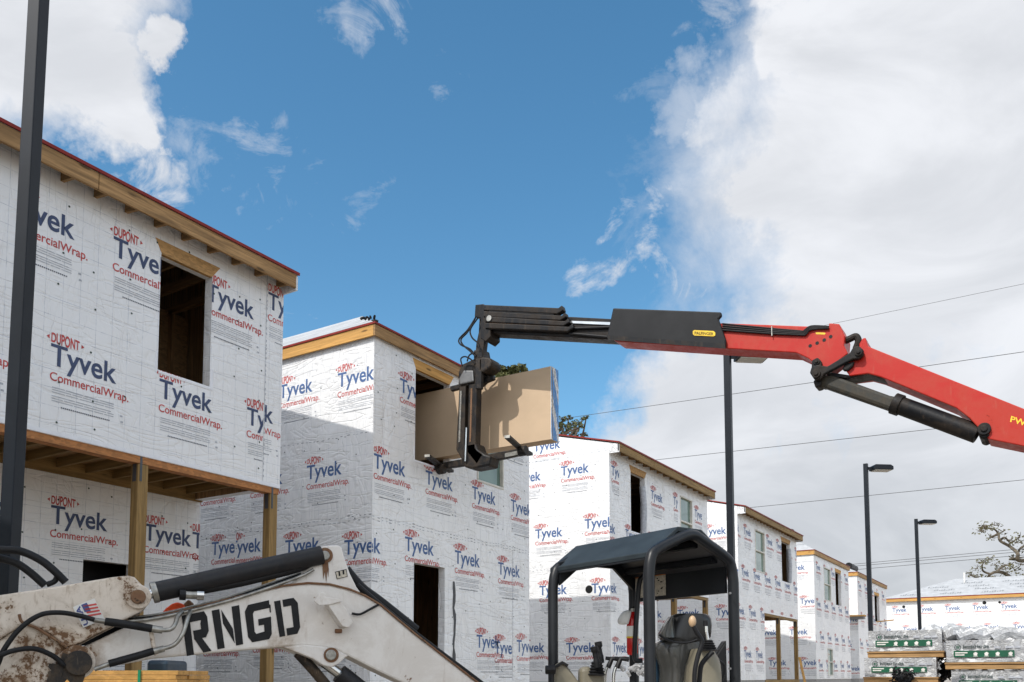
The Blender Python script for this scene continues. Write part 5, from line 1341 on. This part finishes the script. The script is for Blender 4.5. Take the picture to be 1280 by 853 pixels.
def faroak():
    d = 112.0; T = lambda x, y, o=0: at(x, y, d + o); rn = random.Random(12)
    base = T(1330, 845); base.z = 0
    root = thing('oak_tree', 'gnarled oak with twisting bare limbs beyond the end building at right', 'tree', base, 'oak trees behind the houses')
    tb, cb = MB(), MB(); hub = T(1318, 742)
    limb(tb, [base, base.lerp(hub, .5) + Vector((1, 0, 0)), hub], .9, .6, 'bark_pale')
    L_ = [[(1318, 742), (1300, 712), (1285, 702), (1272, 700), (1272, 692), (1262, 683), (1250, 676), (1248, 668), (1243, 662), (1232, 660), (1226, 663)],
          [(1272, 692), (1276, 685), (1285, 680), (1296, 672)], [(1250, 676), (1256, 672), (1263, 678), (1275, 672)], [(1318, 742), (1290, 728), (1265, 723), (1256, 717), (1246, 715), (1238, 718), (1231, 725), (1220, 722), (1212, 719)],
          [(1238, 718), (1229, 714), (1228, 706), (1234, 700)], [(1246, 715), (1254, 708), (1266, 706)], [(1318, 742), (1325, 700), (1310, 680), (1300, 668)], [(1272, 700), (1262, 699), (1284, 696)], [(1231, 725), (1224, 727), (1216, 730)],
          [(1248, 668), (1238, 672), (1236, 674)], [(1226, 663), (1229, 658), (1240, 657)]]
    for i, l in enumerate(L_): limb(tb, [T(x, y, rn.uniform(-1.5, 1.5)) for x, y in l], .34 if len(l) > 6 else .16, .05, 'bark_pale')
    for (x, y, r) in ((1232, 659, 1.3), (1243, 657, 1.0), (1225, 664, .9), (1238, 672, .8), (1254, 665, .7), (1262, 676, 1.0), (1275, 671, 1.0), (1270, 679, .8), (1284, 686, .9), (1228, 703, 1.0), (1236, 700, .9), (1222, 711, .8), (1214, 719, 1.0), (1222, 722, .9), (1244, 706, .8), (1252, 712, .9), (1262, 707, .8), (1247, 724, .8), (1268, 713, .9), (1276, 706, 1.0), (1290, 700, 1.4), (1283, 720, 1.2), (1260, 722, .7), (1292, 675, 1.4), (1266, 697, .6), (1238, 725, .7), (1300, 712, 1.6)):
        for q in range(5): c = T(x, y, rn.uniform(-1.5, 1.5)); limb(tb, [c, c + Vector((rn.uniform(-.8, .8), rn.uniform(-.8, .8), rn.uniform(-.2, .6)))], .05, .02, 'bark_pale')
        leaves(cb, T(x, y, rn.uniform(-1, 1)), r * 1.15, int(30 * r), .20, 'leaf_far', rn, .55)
    link('trunk', tb, root, base, smooth=True); link('crown', cb, root, base)
faroak()

# ------------------------------------------------------------------ ground
def sheet(name, x0, y0, x1, y1, z, mat):
    mb = MB(); mb.face([(x0, y0, z), (x1, y0, z), (x1, y1, z), (x0, y1, z)], mat); o = link(name, mb); o['kind'] = 'structure'; return o
sheet('ground', -900, -900, 900, 900, 0, 'dirt')
sheet('road', -1.2, -120, 6.5, 66, .004, 'asphalt')
mb = MB(); mb.box((-1.36, -120, 0), (-1.2, 66, .13), 'concrete'); o = link('kerb', mb); o['kind'] = 'structure'

# ------------------------------------------------------------------ light and sky
TS = Vector((-.2, -1.0, 1.06)).normalized()
sl = bpy.data.lights.new('sun', 'SUN'); sl.energy = 2.35; sl.angle = rad(.53); sl.color = (1, .955, .89)
so = bpy.data.objects.new('sun', sl); COL.objects.link(so); so.rotation_euler = (-TS).to_track_quat('-Z', 'Y').to_euler()
wd = bpy.data.worlds.new('World'); SC.world = wd; wd.use_nodes = True; nt = wd.node_tree
bg = nt.nodes['Background']; bg.inputs['Strength'].default_value = .107
sky = N(nt, 'ShaderNodeTexSky', sky_type='NISHITA', sun_disc=False); sky.sun_elevation = math.asin(TS.z); sky.sun_rotation = math.atan2(TS.x, TS.y) % (2 * math.pi)
sky.air_density = 1.0; sky.dust_density = .6; sky.ozone_density = 1.6
tc = N(nt, 'ShaderNodeTexCoord').outputs['Generated']
nrm = N(nt, 'ShaderNodeVectorMath', operation='NORMALIZE'); L(nt, tc, nrm.inputs[0]); dirv = nrm.outputs[0]
# ragged edges: the direction is pushed about by noise before the cloud shapes are looked up
nz = N(nt, 'ShaderNodeTexNoise'); nz.inputs['Scale'].default_value = 6.5; nz.inputs['Detail'].default_value = 9; nz.inputs['Roughness'].default_value = .62; L(nt, dirv, nz.inputs['Vector'])
wv = N(nt, 'ShaderNodeVectorMath', operation='SUBTRACT'); L(nt, nz.outputs['Color'], wv.inputs[0]); wv.inputs[1].default_value = (.5, .5, .5)
ws = N(nt, 'ShaderNodeVectorMath', operation='SCALE'); L(nt, wv.outputs[0], ws.inputs[0]); ws.inputs['Scale'].default_value = .23
wa = N(nt, 'ShaderNodeVectorMath', operation='ADD'); L(nt, dirv, wa.inputs[0]); L(nt, ws.outputs[0], wa.inputs[1])
wn = N(nt, 'ShaderNodeVectorMath', operation='NORMALIZE'); L(nt, wa.outputs[0], wn.inputs[0]); wdv = wn.outputs[0]
def blob(px, py, rpx, wgt=1.3, hard=.0):
    v = ray(px, py).normalized(); r = rpx / FPX * .78
    d = N(nt, 'ShaderNodeVectorMath', operation='DOT_PRODUCT'); L(nt, wdv, d.inputs[0]); d.inputs[1].default_value = v
    return mapr(nt, d.outputs['Value'], math.cos(r * 1.85), math.cos(r * .15), 0, wgt)
BL = [(1150, 130, 200), (1290, 320, 330), (1100, 355, 155), (1010, 45, 72), (915, 135, 46, .95), (845, 128, 42, .62), (1010, 270, 76), (1200, 560, 240), (960, 500, 120), (880, 490, 70), (1000, 640, 170), (1150, 720, 200), (830, 545, 85), (1400, 100, 300), (1500, 500, 400), (850, 620, 110), (1170, -60, 130),
      (36, 34, 98), (112, 66, 68), (150, 125, 50), (180, 155, 30), (-60, 90, 110), (195, 20, 26), (40, -80, 105)]
BW = [(190, 236, 38, .8), (270, 175, 46, .34), (345, 202, 32, .42), (400, 255, 44, .36), (440, 275, 34, .36), (563, 140, 28, .38), (470, 18, 48, .52), (775, 335, 34, .75), (848, 338, 36, .75), (832, 280, 22, .6), (815, 300, 18, .5), (870, 5, 50, .55), (790, 75, 50, .3), (905, 275, 30, .5), (540, 95, 16, .3), (365, 375, 18, .4)]
fld = None
for b_ in BL:
    o = blob(*b_); fld = o if fld is None else mathn(nt, 'MAXIMUM', fld, o)
wf = None
for b_ in BW:
    o = blob(*b_); wf = o if wf is None else mathn(nt, 'MAXIMUM', wf, o)
strk = mapr(nt, noise(nt, scaled(nt, dirv, (1.0, 1.0, 1.6), (.4, .5, .3)), 13, 9, .68, .8), .38, .66, .15, 1.25)
fld = mathn(nt, 'MAXIMUM', fld, mathn(nt, 'MULTIPLY', wf, strk))
# clouds added in the unseen part of the sky to fill the shade
far = N(nt, 'ShaderNodeVectorMath', operation='DOT_PRODUCT'); L(nt, dirv, far.inputs[0]); far.inputs[1].default_value = ray(560, 330).normalized()
outv = mapr(nt, far.outputs['Value'], .60, .78, 1, 0)
gen = mapr(nt, noise(nt, dirv, 2.1, 8, .6), .36, .52)
fld = mathn(nt, 'MAXIMUM', fld, mathn(nt, 'MULTIPLY', gen, outv))
fine = noise(nt, dirv, 9, 10, .66, .5)
f2 = mathn(nt, 'ADD', fld, mathn(nt, 'MULTIPLY', mathn(nt, 'SUBTRACT', fine, .5), 1.15))
mask = mathn(nt, 'MULTIPLY', mathn(nt, 'POWER', mapr(nt, f2, .24, 1.15, 0, 1, False), 1.05), .97)
sepd = N(nt, 'ShaderNodeSeparateXYZ'); L(nt, dirv, sepd.inputs[0])
# cloud bodies: sunlit tops, greyer undersides with soft structure
body = mapr(nt, noise(nt, scaled(nt, dirv, (1, 1, 2.2)), 4.2, 7, .58, .6), .32, .68)
elev = mapr(nt, sepd.outputs[2], .06, .34)
gl = mathn(nt, 'ADD', mathn(nt, 'MULTIPLY', body, .48), mathn(nt, 'MULTIPLY', elev, .52), True)
ccol = mixc(nt, gl, (3.35, 3.5, 3.75), (5.75, 5.85, 6.1))
skyc = N(nt, 'ShaderNodeHueSaturation'); skyc.inputs['Hue'].default_value = .487; skyc.inputs['Saturation'].default_value = 1.24; skyc.inputs['Value'].default_value = 1.12; L(nt, sky.outputs[0], skyc.inputs['Color'])
sunw = N(nt, 'ShaderNodeVectorMath', operation='DOT_PRODUCT'); L(nt, dirv, sunw.inputs[0]); sunw.inputs[1].default_value = TS
ccol = mixc(nt, outv, ccol, mixc(nt, mapr(nt, sunw.outputs['Value'], -.1, .9), (7.2, 7.4, 7.8), (11.5, 11.5, 11.6)))      # unseen clouds set brighter to lift the shade, most on the sun's side
L(nt, mixc(nt, mask, skyc.outputs[0], ccol), bg.inputs['Color'])

vs_ = SC.view_settings; vs_.view_transform = 'Standard'; vs_.look = 'None'; vs_.gamma = 1; vs_.use_curve_mapping = False; vs_.exposure = .56
SC.render.resolution_x, SC.render.resolution_y = 1024, 682
